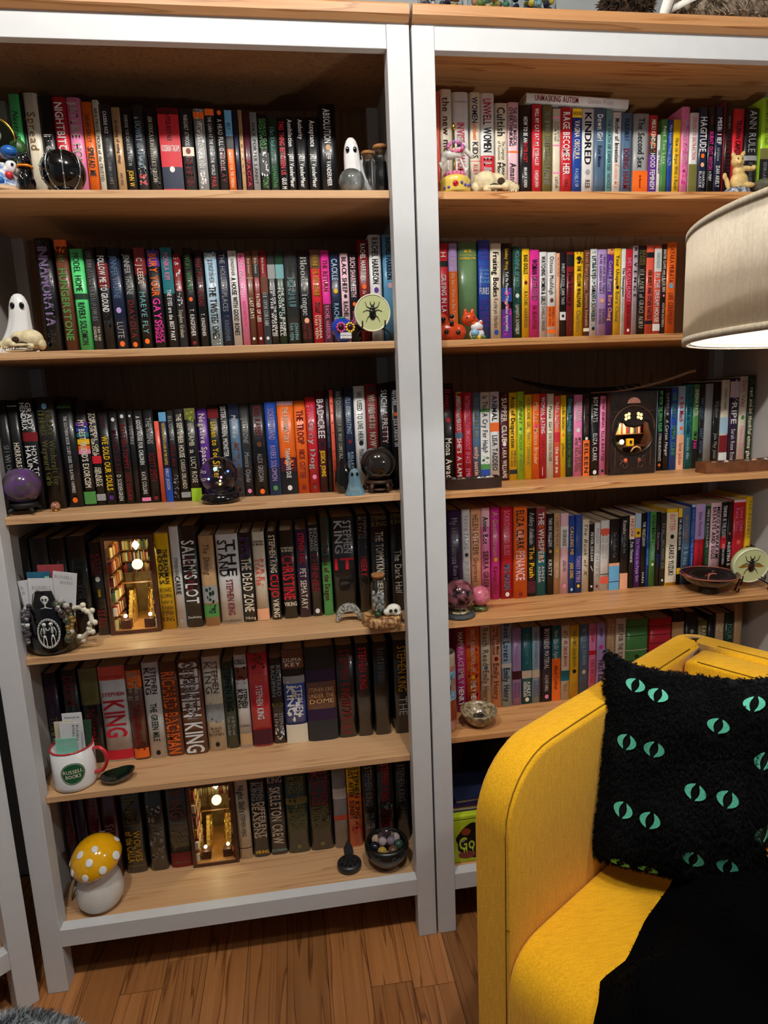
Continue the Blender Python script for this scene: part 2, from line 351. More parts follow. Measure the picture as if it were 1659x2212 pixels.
BK['L2']='''-751.7 32.4 233 130 H k;P 1.9 93.1 ch;7.6-74.1 li s INNAMORATA;77.9-89.3 ch b AVA REID
-717.5 25.4 229 130 H br;P 0 13.3 or;B 0 5.7 or;13.3-19 gn b KAT;24.7-87.4 gn b HUNGERSTONE
-688.3 26.7 211 130 H mint;3.8-39.9 k n MODEL HOME;B 41.8 47.5 dg;50.3-91.2 k b RIVERS SOLOMON
-663.1 20.3 214 130 H ch;3.8-68.4 gy s ON SUNDAYS SHE PICKED FLOWERS;74.1-87.4 cr n YAH YAH|SCHOLFIELD
-639.8 22.8 215 130 H k;P 19 76 ch;B 15.2 38 dr;8.5-60.8 wh b FOLLOW ME TO GROUND
-614.8 25.7 213 130 H nv;7.6-47.5 sl b JENNIFER THORNE;O 58.9 li;70.3-85.5 gy n LUTE;O 91.2 or
-588.6 22.8 211 130 H k;5.7-43.7 gy b JENNIFER THORNE;49.4-85.5 dr n DIAVOLA;O 92.1 or
-563.4 23.7 212 130 H k;P 0 38 dr;B 0 24.7 dr;9.5-34.2 cr n C J LEEDE;41.8-81.7 lt n MAEVE FLY;O 89.3 or
-536.1 25.8 210 130 H k;P 0 17.1 bl;B 1.9 17.1 pu;4.8-45.6 or b BURY YOUR;47.5-72.2 hp b GAYS;72.2-91.2 hp b CHUCK|TINGLE
-509.1 23.2 212 130 P k;B 0 43.7 tl;4.8-30.4 pk n MONIKA KIM;39.9-89.3 wh b THE EYES are the BEST PART
-488.4 16.2 199 130 P dr;P 3.8 55.1 wh;B 38 100 k;57-85.5 cr s Stephen Graham
-465.6 19.3 211 130 H k;6.6-39.9 gn s WOLF WORM;O 49.4 or;58.9-85.5 wh n T. KINGFISHER;O 92.1 dr
-443.7 18.4 206 130 H k;7.6-55.1 dr b WHAT MOVES THE DEAD;62.7-85.5 wh n T. KINGFISHER
-418.8 25.4 206 130 P lb;P 1.9 94 wh;B 0 2.8 k;36.1-89.3 k b THE TWISTED ONES;9.5-32.3 sl n KINGFISHER
-394.2 21.8 205 130 P nv;3.8-60.8 gy n THE HOLLOW PLACES;64.6-91.2 sl n T. KINGFISHER
-373.2 18.1 204 130 P wh;3.8-24.7 k n T. KINGFISHER;26.6-85.5 k b A HOUSE WITH GOOD BONES
-354.6 15.7 199 130 P pk;P 1.9 9.5 rd;7.6-45.6 wh i the Night Guest;49.4-76 rd n HILDUR KNUTSDOTTIR
-339.2 14.1 203 130 P br;B 26.6 27.5 tn;7.6-22.8 cr n Brian Evenson;47.5-68.4 cr b LAST DAYS;O 89.3 wh
-324.6 13.9 204 130 P dr;B 0 13.3 br;B 13.3 26.6 ch;7.6-22.8 cr n Brian Evenson;43.7-72.2 cr b FATHER OF LIES;O 89.3 wh
-309.3 15.6 204 130 P dr;B 26.6 43.7 br;B 43.7 100 ch;7.6-22.8 cr n Brian Evenson;41.8-76 wh s THE OPEN CURTAIN;O 89.3 wh
-292.7 16.5 204 130 P ch;B 14.2 28.5 gy;36.1-87.4 wh b SONG FOR THE UNRAVELING|OF THE WORLD
-275.0 17.9 204 130 P dg;B 14.2 28.5 lt;38-87.4 wh b THE GLASSY, BURNING|FLOOR OF HELL
-251.0 29.0 204 130 P ch;5.7-26.6 dg i my darling;28.5-58.9 lt s DREADFUL;60.8-70.3 dg i thing;74.1-92.1 lt n JOHANNA|VAN VEEN
-222.4 26.4 204 130 P k;7.6-30.4 wh s Blood;32.3-41.8 wh n on Her;43.7-66.5 wh s Tongue;O 72.2 pe;74.1-91.2 dr n JOHANNA|VAN VEEN
-197.5 22.4 204 130 P rd;P 53.2 64.6 k;B 0 19 br;5.7-47.5 yl s BONE OF MY BONE;O 57 dr;66.5-91.2 cr n JOHANNA|VAN VEEN
-176.5 18.5 203 130 P hp;B 55.1 100 mr;9.5-41.8 dr b THE RETURN;57-91.2 pk n RACHEL HARRISON
-155.7 22.0 196 130 P nv;5.7-28.5 lb b CACKLE;O 39.9 yl;53.2-74.1 lb n RACHEL
-134.9 17.8 196 130 P lp;3.8-41.8 k b BLACK SHEEP;O 45.6 k;51.3-68.4 k b RACHEL
-115.8 19.3 199 130 P k;5.7-47.5 lp b SUCH SHARP TEETH;O 55.1 or;62.7-77.9 pk n RACHEL
-92.2 23.4 224 130 H dr;3.8-38 wh b RACHEL HARRISON;O 43.7 or;47.5-62.7 wh i So Thirsty
-65.6 27.5 234 130 H wh;2.8-43.7 k b RACHEL HARRISON;O 49.4 pu
-34.6 28.5 234 130 H sb;2.8-39.9 k b RACHEL HARRISON;O 45.6 lp'''
BK['L3']='''-869.4 20.4 235 118 H k;40-70 gy s SLEWFOOT
-847.5 20.0 234 116 P k;38-70 cr b HORRORSTOR;B 5 5.5 wh
-819.7 30.6 237 114 H k;4-28 wh b GRADY|HENDRIX;B 30 38 dr;42-70 wh b HOW TO|HAUNT
-781.8 38.2 238 111 H k;O 8 sb;12-34 ol s GRADY|HENDRIX;38-78 ol s Witchcraft for|Wayward Girls
-745.9 33.2 228 119 H k;h 4-7 gn n HENDRIX;14-86 wh n THE SOUTHERN BOOK CLUB'S GUIDE TO SLAYING VAMPIRES;O 93 or
-716.6 25.0 228 125 P k;B 20 24 pu;B 25 29 bl;B 30 34 tl;B 36 41 yl;B 42 46 or;B 46 50 pk;B 86 98 gn;18-82 cr b MY BEST FRIEND'S EXORCISM
-693.6 19.2 209 125 P k;4-48 cr b THE FINAL GIRL|SUPPORT GROUP;60-80 cr b GRADY|HENDRIX;B 88 95 gy;B 48 56 rd
-671.8 21.9 203 124 P k;5-18 mr n HENDRIX;26-84 yl b WE SOLD OUR SOULS;O 92 pu
-650.6 17.9 203 123 P k;O 9 wh;20-66 mr b MAGGIE'S GRAVE;68-96 wh n D SODERGREN
-631.1 18.2 203 121 P k;O 6 wh;14-62 dr b ROTTEN TOMMY;66-96 dr b DAVID SODERGREN
-615.0 12.1 203 121 P k;O 6 wh;16-36 gy b YOU ARE
-598.0 19.6 202 120 P k;6-58 wh b A GOOD HOUSE FOR CHILDREN;66-90 wh n KATE COLLINS;B 94 98 pk
-576.8 20.7 202 119 P k;8-36 gy b THE RUINS;46-76 dr b SCOTT SMITH;O 95 dr
-560.4 10.3 177 117 P co;
-546.6 15.5 196 115 P nv;B 0 10 sb;B 62 100 bl;12-58 yl b WE HAVE ALWAYS LIVED IN THE CASTLE;62-86 cr n SHIRLEY JACKSON
-530.3 16.1 199 114 P k;P 70 96 gy;6-32 gy n BLOOM;36-60 dr n DELILAH
-511.3 20.8 201 112 P k;5-52 cr b THE SEPTEMBER HOUSE;54-86 cr n CARISSA ORLANDO;B 90 96 gy
-487.6 22.9 202 106 P k;P 0 14 lg;B 0 12 ol;B 86 100 lg;16-40 cr n the LAMB;44-48 cr n a;52-80 cr n LUCY ROSE
-464.9 22.2 201 127 P pu;6-62 cr b Negative Space;70-80 cr n B. R.
-440.7 23.8 207 126 P k;B 4 14 dr;18-78 yl b Listen to Your Sister
-418.0 20.3 209 126 P k;3-56 wh b SISTER, MAIDEN, MONSTER
-396.1 22.3 208 125 P sl;P 40 96 br;B 0 16 nv;B 68 100 ch;12-36 wh i Monstrilio;O 44 br
-373.5 21.6 208 124 P ch;16-42 gy i JAWBONE;52-84 gy i Monica Ojeda;O 94 pk
-345.1 32.3 208 119 P k;4-36 dr n RED RABBIT;O 44 br;54-84 gy n ALEX GRECIAN;O 95 or
-315.2 26.2 208 117 P bl;B 70 100 nv;7-40 li n SORROWLAND;46-84 li n RIVERS SOLOMON;O 92 gn
-283.4 36.5 208 122 P or;P 56 72 or;B 0 4 lp;B 60 75 mr;B 75 100 k;6-44 cr b THE REFORMATORY;50-82 wh b TANANARIVE DUE;O 93 wh
-251.4 26.4 208 123 P or;10-46 dr b THE TROOP;52-84 dr b NICK CUTTER;O 94 dr
-226.5 23.0 215 119 P rd;8-22 pk n elliott|gish;24-74 wh s Grey Dog;O 83 pk;O 94 br
-204.8 19.6 228 116 P mr;8-46 wh bw BAD CREE;O 52 k;58-84 yl b JESSICA JOHNS
-189.7 9.5 229 114 P k;16-56 sl n THIS IS WHERE WE TALK THINGS OUT
-180.1 8.7 229 113 P co;12-90 dr n REST STOP
-164.0 21.7 234 113 P ch;4-26 gy b NAT CASSIDY;28-70 cr s WHEN THE WOLF COMES HOME
-142.3 20.4 234 114 P nv;10-44 lb i I'LL BE WAITING;O 52 dr;62-78 lb n KELLEY|ARMSTRONG
-116.7 27.0 235 116 H wh;5-52 k n WE USED TO LIVE HERE;O 54 k;60-74 k n MARCUS
-89.2 26.5 239 113 H dr;O 5 k;10-58 cr s WE LIVE HERE NOW
-61.2 26.8 239 110 H k;6-56 wh n SUCH A PRETTY;28-56 dr n KRISTI DEMEESTER
-37.3 20.4 242 104 P k;8-22 wh b BUTCHER;O 30 or;34-60 wh b JULIE LABUDA UN'''
BK['L4']='''-879.2 27.4 237 139 H k;
-844.3 38.9 235 138 H ch;
-805.4 35.4 232 136 H k;
-764.7 41.5 234 135 H k;26-78 ch n THE EXORCIST
-724.7 30.3 217 134 H k;12-34 dr b KILLER|ON THE ROAD;O 39 wh;50-58 yl n STEPHEN;72-92 dr b STALL
-580.7 31.7 227 136 P yl;16-52 k b THE BACHMAN|BOOKS;h 55-92 k n RICHARD|BACHMAN|Author of|The Regulators|STEPHEN|KING
-551.5 20.7 242 133 H wh;30-48 k n STEPHEN KING;48-66 k b CARRIE;O 92 gy
-521.6 36.4 241 134 H k;14-76 wh bw SALEM'S LOT;30-64 dr b Stephen King;h 88-91 wh n Doubleday
-482.9 33.7 215 133 H tn;P 54 88 dg;B 55 74 gy;B 76 90 gn;8-42 br i The Shining
-436.7 50.4 215 136 H wh;6-46 k bw THE|STAND;50-90 dr b STEPHEN KING;h 95-98 k n DOUBLEDAY
-395.6 29.2 215 138 H k;5-26 pu n Stephen|King;28-88 cr bw THE DEAD ZONE;h 93-97 cr n Viking
-365.7 28.8 215 138 H cr;h 9-15 k b STEPHEN|KING;30-60 co b FIRE-|STARTER;B 86 99 pe
-333.7 24.0 214 138 H k;4-46 cr b STEPHEN KING;48-74 rd bw CUJO;76-97 cr b VIKING
-300.4 34.9 214 138 H k;h 18-24 cr b STEPHEN|KING;28-78 rd bw CHRISTINE;h 80-86 cr b VIKING
-266.5 29.4 214 138 H dp;4-38 rd b STEPHEN KING;44-90 cr n PET SEMATARY
-237.8 26.2 224 138 H k;4-28 gy b RICHARD|BACHMAN;30-74 dr b THINNER;O 94 wh
-210.8 22.4 240 138 H dg;B 45 100 gn;4-26 dr s Stephen King;28-84 dr s The Eyes of the Dragon
-168.4 55.6 238 137 H k;4-37 gy b STEPHEN|KING;h 40-55 rd b IT
-121.8 28.9 242 135 H k;3-24 gy n STEPHEN|KING;42-62 rd i MISERY
-82.5 43.0 240 132 H k;h 1-13 ol b STEPHEN|KING;18-80 cr bw THE TOMMYKNOCKERS
-40.3 33.9 242 128 H k;h 1-12 ol b STEPHEN|KING;38-82 cr n The Dark Half'''
BK['L5']='''-867.5 33.3 234 152 H dp;6-36 mr b IT GROWS;46-80 ol b THINNER
-822.8 34.3 238 150 H ch;6-36 dr b DREAM
-779.4 42.3 239 149 H k;B 0 38 ol;5-34 ol b STEPHEN|KING;42-84 dr i Nightmare
-725.8 60.2 240 145 H wh;B 0 14 co;h 9-13 rd n INSOMNIA;h 26-31 rd b STEPHEN;35-74 rd bw KING;B 88 98 rd
-676.5 34.3 241 141 H br;P 40 90 dr;B 6 24 or;B 88 98 or;8-36 cr s Stephen|King;46-84 dr i Rose Madder
-637.1 38.2 243 139 H wh;5-32 br s STEPHEN|KING;42-82 dg b THE GREEN MILE;O 94 k
-597.2 39.4 240 140 H br;B 20 100 br;10-97 or bw RICHARD BACHMAN;24-80 dr n THE REGULATORS
-548.7 53.7 243 138 H br;3-98 wh bw STEPHEN KING;4-62 gy n DESPERATION
-498.5 42.6 243 142 H cr;P 48 70 gy;B 50 68 gy;5-38 gy s STEPHEN|KING;h 74-84 k n BAG|OF|BONES;O 93 k
-462.0 29.0 223 146 H dg;6-56 ch s STEPHEN KING;62-84 gy n the Girl Who Loved|Tom Gordon
-430.0 29.6 241 140 H wh;P 12 30 dr;h 4-10 k b CELL;B 13 26 br;36-56 k bw STEPHEN|KING;h 74-77 k n SCRIBNER;B 84 96 tn
-389.8 47.2 242 139 H rd;P 0 16 mr;O 6 dr;h 22-30 or n LISEY'S|STORY;34-70 wh b STEPHEN KING;B 82 98 mr
-348.8 32.5 222 145 H k;P 80 98 wh;8-44 gy n RICHARD|BACHMAN;h 51-56 ol b BLAZE;64-86 gy n STEPHEN|KING
-306.0 52.6 243 139 H bl;P 30 80 wh;B 0 20 br;B 20 28 k;B 28 36 gy;B 80 100 cr;h 8-18 cr b DUMA|KEY;38-70 wh b STEPHEN|KING
-241.8 73.0 245 136 H br;B 0 24 k;B 24 37 dp;B 66 78 dp;B 78 100 ch;h 42-60 tn b STEPHEN KING|UNDER THE|DOME
-181.0 45.5 242 137 H k;4-58 dr b STEPHEN KING;60-96 dr b 11/22/63
-136.7 37.5 243 135 H k;4-48 rd b STEPHEN KING
-92.8 39.0 244 132 H k;6-44 gy s STEPHEN KING
-41.2 42.3 245 128 H k;6-54 yl n STEPHEN KING;60-80 gy n THE'''
BK['L6']='''-861.1 19.2 280 140 H mr;40-60 dr b KING
-837.6 25.7 280 144 H dp;58-70 yl n DRAWING
-808.8 29.9 277 148 H mr;16-50 dr b STEPHEN;h 55-62 wh b THE|DARK|TOWER
-774.1 35.4 272 153 H mr;46-70 lp s STEPHEN
-724.9 48.0 264 160 H ch;B 50 50.6 ol;10-46 ol s KING;56-88 yl b WOLVES|of the CALLA;B 92 93 ol
-669.6 42.2 261 158 H ch;P 30 90 gy;40-84 ol i Song of Susannah
-614.4 53.9 257 159 H ch;B 84 100 dr;18-46 br b KING;h 60-78 ol b THE|DARK|TOWER;h 93-96 ol n GRANT
-456.4 32.9 228 157 H cr;10-42 k b Night Shift;44-72 k n STEPHEN KING;B 86 87 k
-416.1 39.6 228 157 H k;8-30 gy b STEPHEN|KING;32-76 cr bw DIFFERENT|SEASONS;h 91-96 yl b VIKING
-372.4 43.0 227 157 H k;h 2-12 gy b KING;16-86 cr bw SKELETON CREW;h 92-96 lt b PUTNAM
-321.0 54.7 229 154 H dg;P 28 44 ol;6-26 ol b STEPHEN|KING;B 32 40 ol;46-74 ol b FOUR PAST|MIDNIGHT;O 92 ol
-261.4 58.3 232 153 H k;4-44 dr b STEPHEN|KING;46-78 ol b NIGHTMARES|& DREAMSCAPES;O 92 ol
-211.5 35.5 234 150 H gy;B 28 40 wh;B 60 66 co;h 4-8 ol b KING
-174.0 37.0 234 149 H or;P 70 96 rd;B 0 36 yl;4-66 k b STEPHEN KING|JUST AFTER SUNSET
-135.4 35.7 236 148 H k;6-52 gy n STEPHEN KING;62-80 gy n FULL DARK|NO STARS
-93.2 42.8 235 146 H ch;P 50 60 gy;4-48 rd b STEPHEN KING;58-80 dr b THE BAZAAR|OF BAD
-51.0 32.1 234 144 H k;6-50 gy n STEPHEN KING;58-76 gy n If It Bleeds'''
BK['R1']='''83.7 11.2 234 140 H co;
103.8 26.6 238 140 H cr;6.6-52.5 br s the new me
136.0 36.3 233 140 H wh;h 7.4-9 k n Caroline Perez;26.2-77.1 rd b INVISIBLE WOMEN
168.0 22.7 233 140 P cr;4.1-26.2 nv b WOMEN;26.2-41 or b without;42.6-56.6 nv b KIDS;B 59 59.5 rd;62.3-79.5 rd n RUBY WA
196.1 32.4 232 140 H wh;4.9-27.1 rd s UNWELL;29.5-50.8 k s WOMEN;B 54.1 79.5 rd;55.8-79.5 wh s ELINO
227.2 27.3 213 140 P cr;4.1-31.2 k bw Cultish;36.1-54.1 k n The Language|of Fanaticism;56.6-78.7 k s Amanda|Montell
254.0 24.8 215 140 P lp;4.9-41 k b THE AGE OF MAGICAL|OVERTHINKING;B 45.9 47.6 or;57.4-77.1 k b Amand
282.6 28.3 210 140 P k;11.5-36.1 wh b HOW TO BE AN;36.1-55.8 rd b ANTIRACIST;60.7-80.4 wh b IBRAM X KENDI
309.0 23.0 212 140 P rd;4.1-59 wh b WILL MY CAT EAT MY EYEBALLS?;64-80.4 wh b CAITLIN DOU
333.2 22.9 211 140 P ol;6.6-77.1 gy s BRAIDING SWEETGRASS FALLON
355.1 18.3 204 140 P cr;B 8.2 9.8 pk;B 36.1 37.7 pk;B 64 65.6 pk;13.1-32.8 k n CHORE GETS IN|YOUR EYES;68.9-80.4 k n CAITLIN
378.1 27.3 207 140 P rd;4.9-67.2 wh b RAGE BECOMES HER;72.2-79.5 k n SORA
403.3 22.7 205 140 P bl;B 0 9 yl;h 2.5-7.4 k n 100;12.3-50.8 cr b VAGINA OBSCURA;60.7-79.5 lb n RACHEL E GR
429.0 28.3 205 140 P wh;4.1-55.8 k s KINDRED;O 64 gy;72.2-80.4 k n REB
457.3 28.0 207 140 P sl;6.6-32.8 wh b Down Girl;37.7-59 dp b Kate Manne
479.4 15.8 204 140 P lt;9.8-62.3 nv n THE DEATH OF EXPERTISE;65.6-80.4 nv n NICHOLS
498.1 20.6 199 140 P wh;6.6-52.5 k b Mother of Invention;54.1-80.4 pe b Katrine Mar
521.3 24.8 198 140 P sl;6.6-23 nv n MAYA;6.6-29.5 nv n DUSENBERY;37.7-80.4 dr b DOING HARM
556.2 37.3 197 140 P gy;B 60.7 100 or;4.9-57.4 ch s The Second Sex;65.6-79.5 dr s de Beauvoir
585.8 20.4 194 140 P rd;P 16.4 41 or;B 21.3 42.6 ch;B 42.6 100 pu;4.9-36.1 cr b MIKKI KENDALL;41-80.4 wh b HOOD FEMINISM
600.5 8.0 154 140 P wh;21.3-54.1 k b ON TYRANNY
613.3 16.1 186 140 P gn;8.2-50.8 wh n Not Too Late
628.1 12.5 186 140 P bl;6.6-52.5 lb n Men Explain Things to Me
644.3 18.3 186 140 P yl;21.3-80.4 nv n How to Argue With a Racist
664.2 19.9 213 140 P pk;P 3.3 80.4 hp;13.1-57.4 gy n AND GIRLS TO WOMEN
686.4 21.8 201 140 P wh;B 54.1 100 ol;4.9-49.2 rd n DRIVEN TO DISTRACTION
708.9 21.6 213 140 P nv;9.8-44.3 wh bw HAGITUDE;O 48.4 or;O 57.4 pe;64-80.4 wh n SHARON|BLACKIE
729.2 16.4 214 140 P k;9.8-18 dr b Camilla;24.6-62.3 hp b BURNT OUT WITCH;64-73.8 wh b A STUDY
748.5 19.4 216 140 P nv;11.5-37.7 wh b MISBELIEF;24.6-31.2 dr b EL;41-54.1 gy b airplane;59-80.4 wh b DAN ARIELY
760.9 3.2 227 140 H dr;
772.6 19.2 223 140 H k;13.1-24.6 gy n Karen Abbott;32.8-65.6 dr s TAMPERED
796.6 27.6 211 140 P rd;11.5-49.2 k s TRUMAN CAPOTE
832.2 37.2 213 140 H k;2.5-44.3 gy n ANN RULE;B 47.6 52.5 gy;54.1-80.4 gy s THE STRANGER
868.5 27.2 236 140 P lg;B 45.9 55.8 ol;B 55.8 100 k;2.5-42.6 k n DEAD MEN DO TELL TALES;59-75.4 gy n KEVIN LAW'''
BK['R2']='''85.1 20.1 214 120 P rd;B 17.1 22.8 k;8.5-13.3 cr b H;30.4-68.4 wh b CRYING IN LA
107.1 20.6 214 120 H li;B 27.5 100 or;12.3-76 cr n I Want to Die but I Want to Eat Tteok
140.7 43.9 216 120 H sg;h 6.6-10.4 yl b 65;h 11.4-13.3 yl n Great Tales of;h 14.2-17.1 yl b HORROR
177.9 26.3 220 120 P bl;B 24.7 25.1 pu;h 2.8-19 pu n STORIES|OF|WOMEN|SAVAGE;h 26.6-41.8 sb n Stories|of the|wicked|wild;h 44.6-53.2 wh n FURIES;h 57-85.5 pu n LETTERS|BY|TWELVE|NOTED|WRITERS
205.1 25.2 213 120 P cr;8.5-53.2 k s Fruiting Bodies;55.1-85.5 br n Kathryn Harlan;O 90.2 bl
230.8 24.6 213 120 P k;P 43.7 93.1 hp;B 44.6 58.9 bl;B 66.5 100 pu;5.7-26.6 yl n Lindsay Wong;28.5-89.3 wh b Tell Me Pleasant Things about Immortality
255.1 21.3 206 120 P dg;P 0 93.1 tl;4.8-41.8 lt n MOUTHFUL OF BIRDS;O 51.3 wh;60.8-92.1 cr n SAMANTA SCHWEBLIN
275.1 17.8 201 120 P yl;6.6-26.6 k b BAD DOLLS;O 36.1 dr;45.6-85.5 br n RACHEL HARRISON
296.1 22.7 199 120 P hp;10.4-26.6 k b WOMAN;28.5-55.1 gy s DESTROYED;60.8-87.4 dr b DE BEAUVOIR
316.8 17.8 194 120 P wh;4.8-58.9 k b WATCHING WOMEN & GIRLS;60.8-89.3 k n DANIELLE PENDER
336.9 20.9 193 120 P wh;B 60.8 84.5 or;B 87.4 92.1 or;4.8-47.5 k n Ottessa Moshfegh;O 54.1 br;61.8-83.6 k n HOMESICK FOR|ANOTHER WORLD
351.9 8.7 191 120 P pe;4.8-26.6 br n VICTOR LAVALLE
364.1 14.7 192 120 P k;B 67.5 77 wh;12.3-58.9 wh n SHIRLEY JACKSON  DARK TALES;O 72.2 k
381.5 18.3 193 120 P dr;B 2.8 16.1 k;20.9-60.8 k b The Lottery;64.6-89.3 br n JACKSON
402.3 22.1 193 120 P yl;P 0 13.3 br;O 7.6 k;15.2-62.7 k s THE YELLOW WALLPAPER;66.5-91.2 ol n Charlotte
421.6 14.8 197 120 P br;2.8-85.5 pe n Seven Empty Houses  Samanta Schweblin;B 87.4 91.2 cr
438.2 17.3 199 120 P wh;P 0 93.1 lt;B 28.5 29.4 gn;7.6-32.3 k b LITTLE EYES;39.9-79.8 k b SAMANTA SCHWEBLIN;O 88.3 k
458.8 22.8 198 120 P li;5.7-49.4 k n I WHO HAVE SEEN TIGERS|IN HIS GARDEN GLORY;O 57 pe;66.5-83.6 k n RAPHAEL|BOB WATKINS
478.7 16.3 199 120 P pu;P 0 7.6 or;B 0 5.7 pe;13.3-47.5 wh n Cursed Bunny;51.3-79.8 pe b Bora Chung
496.1 18.1 200 120 P yl;7.6-39.9 k n Your Utopia;47.5-81.7 ol n Bora Chung;O 42.8 k
510.9 11.0 199 120 P wh;20.9-53.2 k b The Houseguest;55.1-81.7 gy n Amparo Davila
524.6 15.7 198 120 P rd;9.5-58.9 pk b SHE'S ALWAYS HUNGRY;62.7-87.4 k n ELIZA CLARK;O 91.2 wh
539.6 13.2 205 120 P mv;1.9-55.1 ch s REVENGE;58.9-91.2 gy n YOKO OGAWA
556.5 20.2 205 120 P k;4.8-20.9 ol b SUSANNA|CLARKE;24.7-89.3 cr s THE LADIES of GRACE ADIEU
576.5 19.3 206 120 P co;B 7.6 13.3 k;B 81.7 85.5 k;26.6-79.8 k b HER BODY AND OTHER PARTIES
595.9 18.6 206 120 P co;B 3.8 28.5 wh;8.5-24.7 lt n MACHADO;30.4-83.6 wh b IN THE DREAM HOUSE;B 85.5 93.1 wh
611.7 11.8 208 120 P k;5.7-51.3 cr b SINISTER CLAWS with a BLACK BIRD;O 55.1 pk;62.7-89.3 cr n AGUSTINA BAZTERRICA
630.0 24.5 212 120 P or;3.8-41.8 dr n SAYAKA MURATA;O 45.6 sb;53.2-87.4 dr n LIFE CEREMONY'''
BK['R3']='''95.1 26.5 237 150 P k;6-28 rd s Rouge;O 36 rd;54-94 cr b Mona Awad
120.7 18.8 216 150 P rd;P 0 14 lg;5-42 wh b MEREDITH HAMBROCK;B 44 50 sl;50-96 wh b SHE'S A LAMB
141.9 22.5 214 150 P rd;4-78 pk n INTERESTING FACTS ABOUT SPACE;84-98 pk n EMILY
163.4 19.3 213 150 P sl;5-50 ol b We Could Be Rats;60-92 pe b emily austin
184.9 22.7 213 150 P cr;P 60 84 gn;B 18 86 gn;B 22 80 wh;B 86 98 bl;4-66 nv b Is This A Cry For Help?
208.5 22.8 213 150 P wh;B 34 44 or;4-32 k b ANIMAL;48-88 k b LISA TADDEO
232.6 22.1 210 151 P mr;P 0 98 br;6-56 cr b SUPPER CLUB;O 58 wh;62-97 cr n LARA WILLIAMS
254.1 19.8 209 150 P yl;4-62 k s Acts of Desperation;66-84 k n MEGAN|NOLAN;B 88 93 k
273.1 17.5 211 150 P lg;10-36 ol i BUNNY;O 42 gn;48-90 ol i MONA AWAD
290.9 17.7 203 145 P yl;4-40 ol n HURRICANE GIRL;44-86 ol n MARCY DERMANSKY
308.9 17.9 204 143 P or;10-32 pe b Milk Fed;O 37 hp;40-82 pe b Melissa Broder
327.2 16.3 204 145 P rd;4-46 wh b WOMAN, EATING;48-84 dr n CLAIRE KOHDA;86-96 wh n -
345.9 17.4 203 146 P cr;14-42 dg i Pizza Girl;46-80 k n JEAN KYOUNG FRAZIER
364.1 15.6 197 147 P co;8-40 lp b halle butler;B 44 56 rd;62-94 cr b the new me
379.7 14.3 198 148 P yl;12-42 k n halle butler;O 48 or;58-74 k n jillian
396.5 17.9 197 148 P dg;4-44 sb n Ottessa Moshfegh;46-88 gn n Death in Her Hands
417.1 22.6 198 147 P pk;9-32 wh b OTTESSA|MOSHFEGH;O 43 wh;52-94 br b MY YEAR OF REST|AND RELAXATION
438.4 17.7 199 146 P k;B 56 100 or;6-48 br n OTTESSA MOSHFEGH;O 54 cr;60-96 k b EILEEN
460.4 23.3 198 146 P k;4-34 wh n BOY PARTS;48-82 wh n ELIZA CLARK;O 96 wh
480.9 15.4 192 147 P pk;4-40 dr n NEW ANIMAL;44-82 k n ELLA BAXTER;O 95 k
618.1 15.3 199 151 P lb;9-44 li b The Odyssey;50-86 li n Lara Williams;O 95 or
640.1 16.0 204 161 P k;3-52 mint b MY SISTER THE SERIAL KILLER;54-88 wh n OYINKAN BRAITHWAITE;O 93 or
657.3 17.2 205 160 P k;6-28 gy n SUMMERS;O 31 gy;38-82 wh i A Certain Hunger
675.3 17.5 205 160 P bl;5-36 gn b THE GUEST;46-82 gn b EMMA CLINE
695.6 19.8 208 160 P lb;B 58 100 pe;12-42 rd b A Bit Much;O 50 or;68-94 dr n Sarah Jackson
717.9 19.1 211 163 P tl;3-58 nv b Patricia Wants to Cuddle;62-88 lb i Samantha Allen
738.8 16.9 211 166 P gn;B 66 100 k;6-38 wh b SHEENA PATEL;56-66 k b I'M A;66-76 hp b FAN
756.1 13.6 211 168 P k;B 88 100 dg;16-42 sl b ONE'S COMPANY;52-82 sl b ASHLEY HUTSON
776.7 21.6 211 171 P gy;
800.8 20.6 215 174 P k;22-42 gy i Vladimir;60-90 gy i Julia May Jonas
825.5 23.1 219 177 P cr;B 43 62 lb;B 64 84 dr;B 84 100 wh;10-34 k n ELISABETH THOMAS
853.5 26.1 223 180 P dp;P 0 28 mv;B 4 22 mv;28-52 wh b RIPE;58-96 wh n Sarah Rose Etter
881.0 23.1 226 184 P cr;4-34 pk s Death Valley;O 46 gn;56-92 pk n Melissa Broder
904.0 18.2 228 185 P dg;P 0 98 ol;14-96 cr b rest and be thankful emma glass'''
